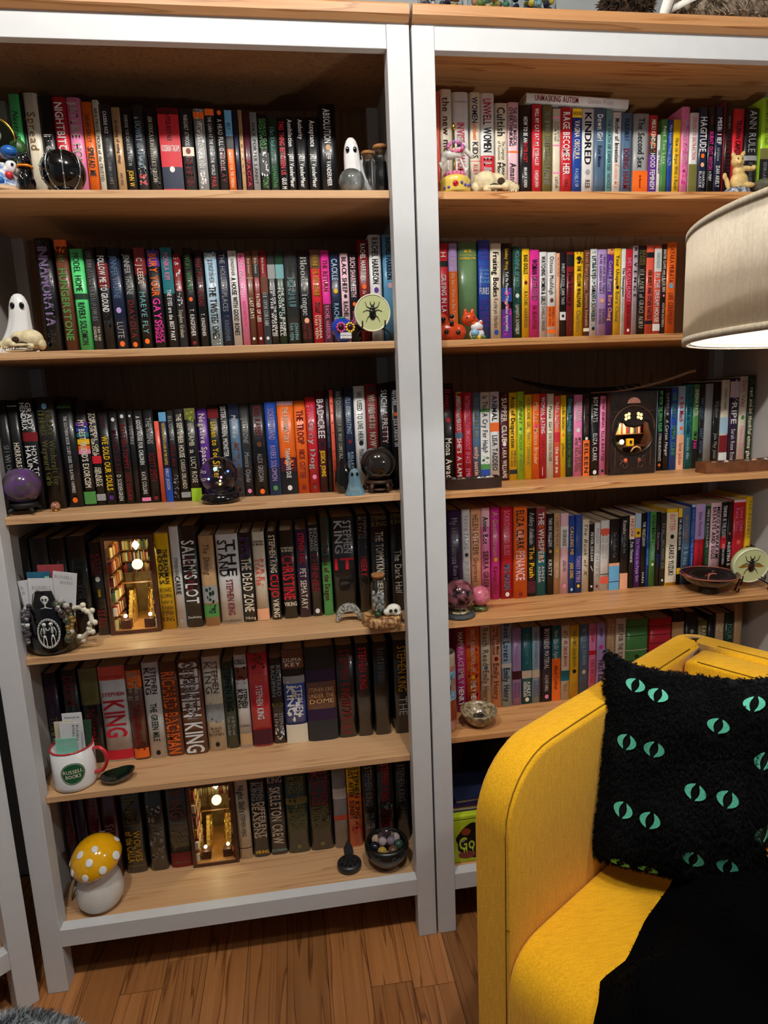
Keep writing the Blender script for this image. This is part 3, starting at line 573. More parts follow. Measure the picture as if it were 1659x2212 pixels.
BK['R4']='''103.7 34.7 238 145 H dp;8-56 gy s My Dark Vanessa;58-74 gy s Kate El
133.5 21.4 237 150 H wh;6-42 gy n TANYA TAGAQ;O 48 ch;54-86 gy n SPLIT TOOTH
158.4 25.3 236 153 P pe;6-48 tn s HELEN OYEYEMI;52-78 br n Gingerbread
184.6 23.1 236 157 H pk;B 0 20 lp;9-38 k s Annie Bot;46-86 mr b SIERRA GREER
210.1 24.3 236 159 H hp;5-52 tn b A Good Person;O 56 yl;64-94 dr b Kirsten King
238.9 30.7 236 157 P rd;4-52 pk n SORROW AND BLISS;62-90 sl b MEG MASON;O 95 wh
272.2 35.3 235 152 P or;4-46 k bw ELIZA CLARK;48-80 lp bw PENANCE;O 96 dr
303.8 22.5 228 158 P k;P 70 96 dr;B 82 96 mr;5-40 wh s Ashley Audrain;43-78 yl b The Push
328.8 25.6 227 159 P tl;P 20 60 or;B 0 48 dr;5-62 wh b THE WHISPERS;66-84 wh n ASHLEY|AUDRAIN
352.6 18.5 210 159 P k;5-40 wh n THEN SHE WAS GONE;O 46 tn;56-76 wh n KIRSTY
370.5 16.6 210 159 P tn;5-40 br n A GUEST IN THE HOUSE;O 46 yl;60-80 cr n EMILY CARROLL
389.9 21.7 209 158 P lp;B 16 42 wh;20-40 k b SEVERANCE;58-72 k n LING MA;O 90 pk
409.0 16.1 202 157 P bl;14-50 yl b CALLING ME;60-80 yl b JADE SONG;O 95 lb
426.5 18.4 203 156 P bl;3-48 sl n DETRANSITION, BABY;52-86 li b TORREY PETERS;O 91 yl
445.4 18.5 190 156 P cr;5-76 k i The Book of X
461.8 12.8 177 156 P k;12-54 wh b FEVER DREAM;60-70 wh n /;O 92 wh
477.1 16.3 179 157 P wh;8-30 gy n MAGMA;40-80 gy n THORA;O 93 dr
497.3 23.5 184 156 P wh;P 10 22 co;B 12 20 co;B 76 77 k;B 80 90 co;24-54 gy n The Travelling|Cat Chronicles
523.7 28.8 186 156 P k;B 62 66 pe;B 66 100 sb;B 88 89 k;18-54 gy s The Goodbye Cat
549.6 21.9 192 155 P k;B 78 100 pe;6-24 wh n Kanako;6-50 gy n Where the Wild Ladies Are
570.7 14.7 191 157 P k;B 0 32 cr;4-28 rd b HIZONI;36-64 wh b Pola Oloixarac
587.4 16.7 196 158 P pu;B 0 20 lb;B 20 32 yl;O 26 k;34-92 li b The Woman in the Purple Skirt
603.5 13.6 196 158 P k;12-44 wh b THE VEGETARIAN;80-94 wh n HAN
614.6 8.1 197 157 P bl;48-70 sb b HAN KANG
627.2 16.7 198 155 P gn;4-36 k b SAYAKA MURATA;42-64 lb n EARTHLINGS;O 70 wh
641.4 11.2 197 154 P k;28-50 pk n Perfume;56-74 bl n JEREMY
654.4 14.3 194 153 P ch;14-30 gy n SVAL;36-76 gy n GIRLS AGAINST GOD;O 92 wh
677.6 31.0 203 152 P yl;B 5 96 cr;7-28 co n BUTTER;O 36 k;46-86 k b ASAKO YUZUKI
699.1 11.2 203 152 P k;B 0 12 yl;14-54 wh b I'M AFRAID BORN 82;B 78 86 yl
716.6 22.8 203 151 P sl;9-44 pe s The Lost Daughter;52-74 lb s Elena
733.9 11.3 210 150 P bl;B 0 3 lb;6-40 sb n ELENA FERRANTE;42-78 lb n The Days of Abandonment
753.6 27.0 210 150 P rd;B 0 44 li;10-40 dp n Elena Ferrante;46-82 dr n The Lying Life of Adults
774.5 14.0 208 150 P dg;B 0 2 gn;6-54 wh n MIEKO KAWAKAMI;56-76 gn n HEAVEN
796.7 29.8 211 149 P lp;5-70 k b MIEKO KAWAKAMI|BREASTS AND EGGS
820.7 16.4 211 149 P k;B 42 58 rd;4-44 wh b TENDER IS THE FLESH;52-78 wh n AGUSTINA BAZTERRICA
836.7 14.7 212 149 P k;4-30 dr n THE UNWORTHY;O 40 co;50-80 wh b AGUSTINA B
861.7 33.7 215 148 P rd;B 0 3 lp;10-38 pk n Love Child|Katie Wise;O 52 co
887.0 16.5 222 145 P yl;4-50 ol n THE PASTIEST'''
BK['R5']='''111.6 23.6 228 143 P hp;B 0 20 dr;6-46 wh b HAPPY PLACE;48-92 wh b EMILY HENRY
143.9 38.2 238 146 H or;P 0 98 rd;8-56 cr b GREAT BIG BEAUTIFUL LIFE;O 62 yl;66-96 cr b EMILY HENRY
177.7 26.2 237 147 P cr;8-50 ol b Beach Read;O 53 sl;56-92 br b Emily Henry
204.3 25.8 235 145 P pe;6-38 br b People We Meet|on Vacation;O 43 dr;48-90 br b Emily Henry
231.9 26.8 232 145 P lb;3-46 nv b Book Lovers;B 49 54 wh;54-94 nv b Emily Henry
259.8 24.4 208 148 P li;12-52 mv n LOVE THEORY DOESN'T CARE;B 55 66 mr;70-90 pu n ASHLEY|HERRING BLAKE
287.1 26.8 208 149 P tl;8-48 lt n IRIS KELLY DOESN'T FAIL;B 56 66 cr;70-90 wh b ASHLEY|HERRING BLAKE;O 94 cr
311.6 20.6 207 149 P lb;6-52 sl n DELILAH GREEN DOESN'T DATE;B 56 66 cr;70-92 bl n ASHLEY|HERRING BLAKE
324.1 3.2 206 149 P mr;
340.1 27.9 208 149 P nv;4-56 wh b BOYFRIEND MATERIAL;64-86 wh n ALEXIS HALL;O 93 pk
366.3 23.4 206 149 P tl;B 43 100 or;6-44 cr i How We Go Again;52-84 k i Alison Cochrun
390.7 22.1 204 148 P cr;6-54 rd b GET A LIFE, CHLOE BROWN;B 60 74 tl;78-88 ol n TALIA
415.0 24.5 203 148 P yl;5-56 ol b TAKE A HINT, DANI BROWN;O 62 k
441.2 25.8 203 148 P sl;6-54 lb b ACT YOUR AGE, EVE BROWN;O 64 cr
464.5 20.0 202 148 P pk;6-24 rd b D'VAUGHN;B 36 42 rd;48-80 rd b TWO WRONGS
487.3 24.5 202 147 P li;6-18 nv b KISS HER;O 32 hp;50-82 k b FIRST KISS
519.5 25.0 206 158 P tn;7-36 cr n Part of|Your World;42-70 k b ABBY
546.7 28.7 206 157 P cr;7-86 br b JUST FOR THE SUMMER JIMENEZ
593.7 62.6 199 157 H gn;B 9 9.8 k;B 22 23 k;B 42 43 cr;h 48-54 k b B
658.9 63.2 197 155 H rd;B 10 10.8 k;B 22 23 k;B 34 34.8 k
709.0 34.9 212 155 H k;B 14 36 tn
745.9 37.3 207 154 H k;O 26 gy
778.6 27.6 180 153 H ol;8-40 cr n FAMILY
804.1 22.2 195 153 H k;
828.6 25.4 196 153 H tn;14-50 cr n CHRISTINA
854.7 26.1 195 152 H dg;16-60 lt n FOUR EYES
879.9 22.5 220 152 P tn;B 56 100 nv;64-80 wh n KATE'''

ORD = ['', 'first', 'second', 'third', 'fourth', 'fifth', 'sixth', 'seventh', 'eighth', 'ninth', 'tenth', 'eleventh', 'twelfth', 'thirteenth', 'fourteenth', 'fifteenth', 'sixteenth', 'seventeenth', 'eighteenth', 'nineteenth', 'twentieth']
ORD += ['twenty-'+x for x in ORD[1:10]]+['thirtieth']+['thirty-'+x for x in ORD[1:10]]
def spine_profile(wd, b, n):
    return [(-wd/2+wd*i/n, b*abs(2*i/n-1)**4) for i in range(n+1)]
def make_book(name, loc, wd, h, d, kind, col, segs, parent_props, rot=None, wrap=False):
    t = thing(name, parent_props[0], 'book', loc, 0, parent_props[1], rot)
    hard = kind == 'H'; b = min(.0042, wd*.16) if hard else min(.0012, wd*.06); n = 10 if hard else 4
    th = .0026 if hard else .0007; th = min(th, wd*.2)
    pr = spine_profile(wd, b, n)
    # U-shaped cover around the page block
    poly = pr+[(wd/2, d), (wd/2-th, d), (wd/2-th, b+th)]+[(x*(1-2*th/wd), y+th) for x, y in reversed(pr[1:-1])]+[(-wd/2+th, b+th), (-wd/2+th, d), (-wd/2, d)]
    MB().prism(poly, 0, h, None, range(n)).build('cover', cover_mat(col, wrap), t)
    zi = .003 if hard else .0002
    MB().box(-wd/2+th, wd/2-th, b+th+.0002, d-(.004 if hard else .0003), zi, h-zi).build('page_block', PAGES, t)
    lay = 0
    for sg in segs:
        a = sg.split(' ')
        if a[0] == 'B':
            z1, z0 = h*(1-float(a[1])/100), h*(1-float(a[2])/100); lay += 1
            off = .0001+.00007*lay
            vs = [(x*.999, y-off, z) for z in (z0, z1) for x, y in pr]; k = len(pr)
            MB().add(vs, [(i, i+1, k+i+1, k+i) for i in range(k-1)], True).build('spine_band', ink(a[3]), t)
        elif a[0] == 'P':
            z1, z0 = h*(1-float(a[1])/100), h*(1-float(a[2])/100); rg = random.Random(sg+name+str(round(wd*1e5))); mb = MB()
            for _ in range(int(5+(z1-z0)/wd*7)):
                px, pz = rg.uniform(-.33, .33)*wd, rg.uniform(z0, z1); rr0 = wd*rg.uniform(.04, .11); el = rg.uniform(.5, 2.2); n0 = 9
                vv = [(max(-wd*.42, min(wd*.42, px+rr0*math.cos(q*2*PI/n0)*rg.uniform(.6, 1.2))), -.0007, max(z0, min(z1-.0005, pz+rr0*el*math.sin(q*2*PI/n0)*rg.uniform(.6, 1.2)))) for q in range(n0)]
                mb.add(vv, [tuple(range(n0))])
            mb.build('cover_art', ink(a[3]), t)
        elif a[0] == 'O':
            z = h*(1-float(a[1])/100); r = min(wd*.21, .0052)
            vs = [(r*math.cos(q*PI/8), -.0008, z+r*1.15*math.sin(q*PI/8)) for q in range(16)]
            MB().add(vs, [tuple(range(16))]).build('emblem', ink(a[2]), t)
        elif a[0] == 'h':
            f0, f1 = map(float, a[1].split('-')); lines = ' '.join(a[4:]).split('|'); st = a[3]
            z1, z0 = h*(1-f0/100), h*(1-f1/100); lh = (z1-z0)/len(lines); rows = []
            for i, tx in enumerate(lines):
                Hc = lh*.80; L = min(wd*.84, Hc*len(tx)*1.25)
                v, fc = text_mesh(tx, L, Hc, st+'h')
                if len(v): v = v+np.array([-L/2, z1-(i+.5)*lh]); rows.append((v, fc))
            lettering('lettering', rows, ink(a[2]), t, lambda q: [(x, -.0009, z) for x, z in q.tolist()])
        else:
            f0, f1 = map(float, a[0].split('-')); lines = ' '.join(a[3:]).split('|'); st = a[2]
            if not lines[0]: continue
            zt = h*(1-f0/100); L = h*(f1-f0)/100; nl = len(lines); rows = []
            Hc = wd*(.60 if nl == 1 else .35)
            if 'n' in st or 'i' in st: Hc *= .86
            if 'w' in st: Hc = wd*(.80 if nl == 1 else .42)
            if nl == 1 and Hc > L/len(lines[0])*2.2: Hc = L/len(lines[0])*2.2
            for i, tx in enumerate(lines):
                xo = 0 if nl == 1 else wd*(.19-.38*i)
                v, fc = text_mesh(tx, L, Hc, st)
                if len(v): rows.append((np.stack([xo+v[:, 1], zt-v[:, 0]], 1), fc))
            lettering('lettering', rows, ink(a[1]), t, lambda q: [(x, -.0010, z) for x, z in q.tolist()])
    return t
recs = []
for key, txt in BK.items():
    rows = txt.strip().split('\n'); px = None
    for i, ln in enumerate(rows):
        head, *segs = ln.split(';'); a = head.split()
        x, wd, h, y = (float(q)/1000 for q in a[:4])
        recs.append(dict(key=key, i=i, n=len(rows), x=x, w=wd, h=h, y=y, K=a[4], c=a[5], segs=[s for s in segs if s]))
def art(s): return ('an ' if s[0] in 'aeiou' else 'a ')+s
SHN = {1: 'top shelf', 2: 'second shelf', 3: 'third shelf', 4: 'fourth shelf', 5: 'fifth shelf', 6: 'bottom shelf'}
cand = []
for r in recs:
    nm = PAL[r['c']][1]; side = 'left' if r['key'][0] == 'L' else 'right'; sh = SHN[int(r['key'][1])]
    tc = None
    for s in r['segs']:
        q = s.split(' ')
        if q[0] == 'h': tc = PAL[q[2]][1]; break
        if q[0] not in 'BOP': tc = PAL[q[1]][1]; break
    kind = 'hardback' if r['K'] == 'H' else 'paperback'
    sz = 'slim ' if r['w'] < .017 else ('thick ' if r['w'] > .037 else '')
    look = sz+nm+' '+kind+(' with '+tc+' lettering' if tc and tc != nm else (' with a plain spine' if not tc else ''))
    r['look'] = look; r['place'] = side+' bookcase, '+sh; r['nm'] = nm
from collections import Counter
lc = Counter((r['look'], r['place']) for r in recs)
for r in recs:
    if lc[(r['look'], r['place'])] == 1 : r['label'] = r['look']+', '+r['place']
    else: r['label'] = None
byk = {}
for r in recs: byk.setdefault(r['key'], []).append(r)
for L in byk.values():
    for i, r in enumerate(L):
        if r['label'] is None:
            a = L[i-1]['nm'] if i else None; b = L[i+1]['nm'] if i+1 < len(L) else None
            if a and b: r['nb'] = ' between '+a+' and '+b+' books'
            elif b: r['nb'] = ' left of '+art(b)+' book'
            else: r['nb'] = ' right of '+art(a)+' book'
nc = Counter((r['look'], r['place'], r['nb']) for r in recs if r['label'] is None)
for r in recs:
    if r['label'] is None:
        s = r['look']+r['nb']+', '+r['place']
        if nc[(r['look'], r['place'], r['nb'])] > 1 or len(s.split()) > 16:
            j, n = r['i']+1, r['n']
            s = r['look']+', '+(ORD[j]+' from left, ' if j <= n/2 else ORD[n-j+1]+' from right, ')+r['place']
            if len(s.split()) > 16: s = s.replace(' lettering', ' text')
        r['label'] = s
for L in byk.values():
    px = -.8812 if L[0]['key'][0] == 'L' else G+.0192
    lim = -.0192 if L[0]['key'][0] == 'L' else G+WR-.0192
    for r in L:
        x0 = r['x']-r['w']/2; x1 = r['x']+r['w']/2
        x0 = max(x0, px+.0002); x1 = min(max(x1, x0+.004), lim)
        if x1-x0 < .004: continue
        px = x1; h = r['h']
        if r['K'] == 'H': d = .165 if h > .22 else .155
        else: d = .125 if h < .205 else .14
        d = min(d, .349-r['y'])
        k = r['key']; side = 'left' if k[0] == 'L' else 'right'
        make_book('hardback_book' if r['K'] == 'H' else 'paperback_book', ((x0+x1)/2, r['y'], SZ[k]+.0003), x1-x0-.0006, h, d, r['K'], r['c'], r['segs'],
                  (r['label'], 'books on the '+SHN[int(k[1])]+' of the '+side+' bookcase'), None, k in ('L4', 'L5', 'L6') and r['K'] == 'H')
# book lying flat across the tops of the others
def lying(label, x, y, z, ln, wd, d, col, segs, ry=0, name='hardback_book'):
    # built standing, then laid so that the spine text reads left to right
    t = make_book(name, (x, y, z), wd, ln, d, 'H', col, segs, (label, None))
    t.rotation_euler = (0, -PI/2+ry, 0)
    return t
lying('white hardback lying flat on top of the book row, right bookcase top shelf', .524, .140, 1.9235, .239, .0205, .15, 'wh', ['8-50 dr b UNMASKING AUTISM', '60-84 mv n Devon Price'], math.radians(2.2))


# ---------------------------------------------------------------- ornaments
E3 = .0006
def S(k): return SZ[k]+E3
def sphere(name, label, cat, x, y, z, r, m, group=None):
    t = thing(name, label, cat, (x, y, z), 0, group); MB().ball((0, 0, r), r, 40, 24).build('ball', m, t); return t
def jar(label, x, y, z, r, h, cork_h, fill=None, group=None):
    t = thing('cork_bottle', label, 'bottle', (x, y, z), 0, group)
    pr = [(0.0005, .0), (r*.9, .0), (r, r*.12), (r, h*.74), (r*.93, h*.80), (r*.72, h*.84), (r*.72, h*.88), (r*.82, h*.90), (r*.82, h*.92)]
    ri = [(a*.93 if a > r*.3 else a, b+(.001 if i == 0 else 0)) for i, (a, b) in enumerate(pr)]
    inner = [(r*.76, h*.92), (r*.66, h*.88), (r*.66, h*.84), (r*.86, h*.79), (r*.93, h*.73), (r*.93, r*.16), (r*.8, .0012), (.0005, .0012)]
    MB().lathe(pr+inner, 32, cap=False).build('glass', GLASS, t)
    MB().lathe([(r*.62, h*.86), (r*.64, h*.921), (r*.82, h*.923), (r*.84, h*.99), (r*.78, h)], 24).build('cork', CORK, t)
    if fill: fill(t, r*.86, h*.7)
    return t
def ghost(label, x, y, z, w, h, lean=0, m=None, cat='figurine', flip=1, eyes=True):
    t = thing('ghost_figurine', label, cat, (x, y, z), 0); n = 40; vs = []; K = 16
    for i in range(K+1):
        q = i/K
        if q < .68: r = w*(.27+.20*(1-q/.68)**2.0); zz = h*q
        else: a = (q-.68)/.32*PI/2; r = w*.27*math.cos(a)**.8 if q < 1 else .0002; zz = h*(.68+.32*math.sin(a))
        for k in range(n):
            a = 2*PI*k/n; wob = .10*(1-q)**1.5*math.sin(7*a)+.05*(1-q)*math.sin(4*a+1)
            rr = r*(1+wob); sh = flip*w*.42*(1-q)**2.4
            vs.append((rr*math.cos(a)+sh*(1 if math.cos(a)*flip > -.2 else .3), rr*math.sin(a)*.8, zz))
    fs = [(i*n+k, i*n+(k+1) % n, (i+1)*n+(k+1) % n, (i+1)*n+k) for i in range(K) for k in range(n)]
    MB().add(vs, fs, True).add([vs[k] for k in range(n)], [tuple(reversed(range(n)))]).build('body', m or WHT, t)
    if eyes:
        for s in (-1, 1): MB().ball((s*w*.125-flip*w*.02, -w*.200, h*.79), 1, 14, 10, (w*.068, w*.035, w*.095)).build('eye', BLACK, t)
    return t
def carn_skull(label, x, y, z, L, rz=0):
    """carnivore skull, muzzle along +x"""
    t = thing('animal_skull', label, 'skull', (x, y, z), rz)
    P = [ell((-.20*L, 0, .27*L), .25*L, .21*L, .21*L), ell((.02*L, 0, .30*L), .20*L, .15*L, .15*L), ell((.25*L, 0, .21*L), .22*L, .10*L, .11*L, ry=.2),
         ell((.38*L, 0, .17*L), .11*L, .085*L, .09*L), ell((-.40*L, 0, .16*L), .09*L, .12*L, .12*L)]
    for s in (-1, 1):
        P += [ell((-.02*L, s*.20*L, .14*L), .22*L, .022*L, .035*L, rz=s*-.12), ell((.16*L, s*.13*L, .17*L), .09*L, .05*L, .07*L), ell((-.22*L, s*.17*L, .10*L), .08*L, .05*L, .06*L),
              ell((.10*L, s*.11*L, .035*L), .30*L, .022*L, .03*L, rz=s*-.18), ell((-.18*L, s*.17*L, .075*L), .05*L, .02*L, .065*L)]
    blob('cranium', P, BONE, t, L*.013, 1)
    for s in (-1, 1):
        MB().ball((.075*L, s*.145*L, .26*L), 1, 14, 8, (.075*L, .03*L, .065*L)).build('eye_socket', HOLE, t)
        MB().ball((-.08*L, s*.165*L, .17*L), 1, 12, 8, (.10*L, .035*L, .045*L)).build('cheek_opening', HOLE, t)
    MB().ball((.475*L, 0, .20*L), 1, 10, 8, (.03*L, .05*L, .04*L)).build('nose_opening', HOLE, t)
    tm = mat('tooth_ivory', 'efe6cf', rough=.3)
    for s in (-1, 1):
        for k, (tx, th) in enumerate(((.40, .10), (.30, .05), (.25, .06), (.19, .06), (.34, .04))):
            MB().lathe([(.016*L, 0), (.012*L, -th*.5*L), (.002*L, -th*L)], 8).build('tooth', tm, t, (tx*L, s*.075*L, .12*L))
    return t
# --- left bookcase, top shelf
z = S('L1')
t = thing('snow_globe', 'colourful painted skull snow globe at the left end of the top shelf', 'ornament', (-.792, .075, z))
PAINT = [mat('paint_'+n, c, rough=.3, coat=.3, noise=.1) for n, c in (('blue', '1f5fae'), ('red', 'c92c34'), ('white', 'e6e2da'), ('yellow', 'e8b92c'), ('green', '3c7a34'), ('orange', 'e7662c'))]
MB().lathe([(.046, 0), (.047, .008), (.040, .014), (.036, .040), (.034, .052)], 32).build('base', mat('painted_globe_base', '3a6fae', rough=.4, c2='e6ddd0', nscale=130), t)
MB().lathe([(.048, .0), (.050, .004), (.046, .010)], 32).build('foot_ring', mat('tan_glaze', 'c7a581', rough=.4), t)
for k in range(15):
    a = 2*PI*k/15; MB().ball((.038*math.cos(a), .038*math.sin(a), .018+.012*(k % 3)), .0075, 12, 8).build('painted_bead', PAINT[k % 6], t)
for a in (-2.3, -1.5, -.6, .2):
    MB().ball((.034*math.cos(a), .034*math.sin(a), .047), 1, 14, 10, (.011, .010, .013)).build('skull_head', WHT, t)
    for s in (-.35, .35): MB().ball((.044*math.cos(a+s*.3), .044*math.sin(a+s*.3), .049), .0028, 8, 6).build('eye', BLACK, t)
MB().ball((.030, -.026, .072), 1, 16, 10, (.015, .013, .011)).build('blue_bird', PAINT[0], t)
MB().ball((.036, .004, .088), 1, 14, 10, (.016, .012, .018)).build('green_leaf_crown', mat('dark_leaf', '2f5a24', rough=.4, noise=.4), t)
MB().ball((0, 0, .098), .040, 36, 22).build('globe', mat('thin_globe_glass', 'f4f8f8', rough=.02, trans=1, ior=1.08), t)
for k in range(5): MB().ball((.018*math.cos(k*1.3), .014*math.sin(k*1.3)-.01, .074+.007*k), .010, 12, 8).build('figure_inside', [PAINT[2], PAINT[1], WHT, PAINT[3], PAINT[2]][k], t)
MB().tube([(.0385*math.cos(a), -.012, .098+.0385*math.sin(a)) for a in np.linspace(-.1, 1.7, 16)], [.0006+.0022*math.sin(PI*k/15) for k in range(16)], 8).build('gold_rim', GOLD, t)
t = thing('cat_figurine', 'small glossy black cat figurine with an orange collar beside the snow globe', 'figurine', (-.738, .05, z), -.4)
blob('body', [ell((0, 0, .017), .017, .016, .0165), ell((.004, -.004, .036), .012, .012, .016), ell((.009, -.010, .052), .0125, .012, .0115), ell((.001, -.010, .063), .0035, .003, .007), ell((.017, -.012, .062), .0035, .003, .007), ell((.014, -.018, .049), .006, .006, .005), ell((.002, -.016, .017), .005, .005, .016), ell((.014, -.015, .017), .005, .005, .016), ell((-.014, .004, .012), .010, .005, .006)], BLACK, t, .0014, 3)
MB().tube([(.006+.0125*math.cos(a), -.007+.0125*math.sin(a), .0425) for a in np.linspace(0, 2*PI, 24)[:-1]], .0024, 8, True).build('collar', mat('orange_enamel', 'ef8a1c', rough=.2, coat=.5), t)
for s in (-1, 1): MB().ball((.013+s*.0045, -.0205, .054), .0016, 8, 6).build('eye', WHT, t)
t = thing('crystal_sphere', 'glossy black sphere held by silver skeleton fingers on the left top shelf', 'ornament', (-.672, .062, z))
MB().ball((0, 0, .0405), .0395, 40, 24).build('ball', BLACK, t)
for k in range(4):
    a = -PI/2+(-1.35+.80*k); pts = []
    for q in np.linspace(-1.35, .75, 12): pts.append((.0412*math.cos(q)*math.cos(a), .0412*math.cos(q)*math.sin(a), .0425+.0412*math.sin(q)))
    mb = MB().tube(pts, [.0013]*12, 8)
    for j in (2, 5, 8, 11): mb.ball(pts[j], .0024, 10, 6)
    mb.build('finger_bone', SILVER, t)
MB().lathe([(.024, 0), (.025, .002), (.018, .0035)], 24).build('stand_ring', SILVER, t)
ghost('white ghost figurine standing behind two corked bottles on the left top shelf', -.108, .125, z, .062, .132, flip=1)
sphere('stone_sphere', 'translucent smoky grey sphere in front of the top shelf ghost', 'sphere', -.116, .070, z, .0265, mat('smoky_crystal', '8c908f', rough=.12, coat=.5, c2='50524f', nscale=30))
jar('small corked glass bottle, empty, right of the smoky grey sphere', -.0835, .052, z, .0155, .078, .01)
def blackfill(t, r, h): MB().lathe([(r*.6, .002), (r*.9, h*.1), (r*.8, h*.95), (r*.3, h)], 20, wob=lambda a, q: .1*math.sin(5*a+9*q)).build('contents', mat('dark_shards', '1c1c1e', rough=.3, noise=.5, nscale=300), t)
jar('larger corked glass bottle with dark contents against the post, left top shelf', -.0595+.006, .075, z, .0185, .098, .01, blackfill)
# --- right bookcase, top shelf
z = S('R1')
t = thing('carousel_figurine', 'carousel horse skeleton music box with pink flowers on a yellow jewelled base', 'ornament', (.098, .058, z))
YB = mat('yellow_enamel', 'e3c45c', rough=.3, coat=.3, noise=.1)
MB().lathe([(.031, 0), (.033, .004), (.031, .020), (.033, .026), (.028, .032), (.020, .036)], 36).build('base', YB, t)
for k in range(14):
    a = -2*PI*k/14; MB().ball((.019*math.cos(a), .019*math.sin(a), .038), .005, 10, 8).build('pink_rosette', mat('pink_paint', 'd8709c', rough=.5, noise=.3), t)
MB().ball((-.006, -.0315, .014), 1, 16, 10, (.006, .003, .006)).build('ruby_jewel', mat('ruby_gem', 'b00a24', rough=.08, coat=1), t)
for k, a in enumerate((-2.5, -1.1, -.5, -2.2, -.8, -1.35)): MB().ball((.032*math.cos(a), .032*math.sin(a), .008+.004*(k % 3)), .0032, 8, 6).build('painted_flower', mat('violet_paint', '5a4a9c', rough=.4), t)
MB().tube([(0, 0, .034), (0, 0, .128)], .0020, 10).build('pole', GOLD, t)
MB().lathe([(.001, 0), (.0045, .003), (.0035, .010), (.001, .016)], 12).build('finial', GOLD, t, (0, 0, .124))
blob('horse_skeleton', [ell((-.010, 0, .078), .018, .008, .009), ell((.012, 0, .084), .010, .006, .012, ry=.5), ell((.020, 0, .094), .007, .005, .008), ell((.030, 0, .082), .015, .005, .005, ry=.75), ell((-.022, 0, .070), .006, .004, .012, ry=.4), ell((-.028, 0, .056), .003, .003, .010, ry=-.5), ell((.018, 0, .060), .003, .003, .014, ry=-.4), ell((.026, 0, .050), .003, .003, .008, ry=.6), ell((.006, .004, .058), .003, .003, .014), ell((-.014, -.004, .056), .003, .003, .012)], mat('pearl_bone', 'd8d4cc', rough=.4, noise=.25, nscale=200), t, .0014, 1)
MB().ball((.014, -.008, .084), 1, 10, 8, (.003, .002, .004)).build('eye_gem', mat('ruby_gem', 'b00a24'), t)
for k in range(12):
    a = k*2.4; MB().ball((.002+.020*math.cos(a)*.8, -.006+.003*math.sin(a*3), .092+.008*math.sin(a)), .0042, 8, 6).build('flower', mat('pink_paint', 'd8709c') if k % 3 else mat('lilac_paint', '8a5a9c', rough=.5), t)
for k in range(7):
    a = .3+k*.25; MB().tube([(.010, .002, .095), (.010+.014*math.cos(a), .002, .095+.020*math.sin(a))], [.003, .0008], 6).build('plume', mat('grey_feather', 'a8a8a4', rough=.8), t)
carn_skull('pale animal skull with teeth, lying between the carousel and black book, right top shelf', .190, .072, z, .108)
t = thing('kitten_figurine', 'cream tabby kitten figurine reaching out a paw, right top shelf', 'figurine', (.742, .060, z))
KIT = mat('cream_tabby_glaze', 'e2c07c', rough=.4, noise=.25, nscale=110)
MB().lathe([(.030, 0), (.032, .004), (.028, .012), (.016, .017)], 24, sy=.7).build('base', mat('blue_white_cloth_glaze', 'b9c2cc', rough=.4, c2='3a3f4a', nscale=160), t)
blob('body', [ell((.004, 0, .030), .020, .015, .020), ell((.000, -.002, .050), .013, .011, .016), ell((-.006, -.006, .069), .0145, .012, .013), ell((-.016, -.005, .081), .005, .004, .007, ry=-.4), ell((.006, -.005, .083), .005, .004, .009, ry=.5), ell((-.009, -.016, .064), .006, .005, .005), ell((.018, -.008, .054), .014, .006, .0055, ry=.15), ell((.030, -.010, .055), .006, .006, .006), ell((.020, -.010, .020), .016, .006, .006), ell((-.024, .000, .026), .005, .005, .016, ry=-.3), ell((-.031, 0, .040), .005, .004, .008)], KIT, t, .0016, 2)
for s in (-1, 1): MB().ball((-.008+s*.005, -.0175, .071), .0016, 8, 6).build('eye', BLACK, t)
t = thing('driftwood_piece', 'dark rough wood carving at the right end of the top shelf, above the lampshade', 'ornament', (.815, .055, z))
blob('carving', [ell((0, 0, .018), .040, .022, .018), ell((.03, .005, .036), .035, .018, .014, ry=-.6), ell((.012, -.012, .028), .015, .012, .012)], mat('mossy_dark_wood', '4a3a2c', rough=.8, noise=.5, nscale=60, c2='5c6450', bump=.6), t, .003, 2)
# --- second shelves
z = S('L2')
ghost('white ghost figurine behind an animal skull, left end of the second shelf', -.800, .100, z, .070, .120, flip=-1)
carn_skull('brown tinted animal skull at the left end of the second shelf', -.783, .045, z, .090, PI)
t = thing('sugar_skull', 'blue painted sugar skull with a yellow flower eye, left second shelf', 'ornament', (-.152, .058, z), .25)
SB = mat('deep_blue_glaze', '1b3fae', rough=.2, coat=.5, noise=.15)
blob('cranium', [ell((0, 0, .031), .025, .024, .021), ell((0, -.008, .013), .018, .016, .013)], SB, t, .0018, 3)
for s in (-1, 1):
    MB().ball((s*.010, -.0235, .030), 1, 12, 8, (.006, .003, .0065)).build('eye_socket', mat('dark_red_glaze', '3a0c14', rough=.3), t)
    for k in range(10): a = 2*PI*k/10; MB().ball((s*.010+.0085*math.cos(a), -.0232, .030+.0085*math.sin(a)), .0026, 8, 6).build('petal', mat('flower_petal_'+('yellow' if s > 0 else 'pink'), 'efcf36' if s > 0 else 'e0508c', rough=.4), t)
for r2 in range(2):
    for k in range(7): MB().cbox(-.0105+.0035*k, -.0235+abs(k-3)*.0006, .0105+.0065*r2, .0030, .004, .0056).build('tooth', WHT, t)
MB().ball((0, -.004, .0505), 1, 10, 8, (.008, .008, .003)).build('crown_flower', mat('green_paint', '2c8a5a', rough=.4), t)
for k in range(5): MB().ball((.020, -.012+.005*k, .044-.004*k), .003, 8, 6).build('painted_dot', mat('magenta_paint', 'a03070', rough=.4), t)
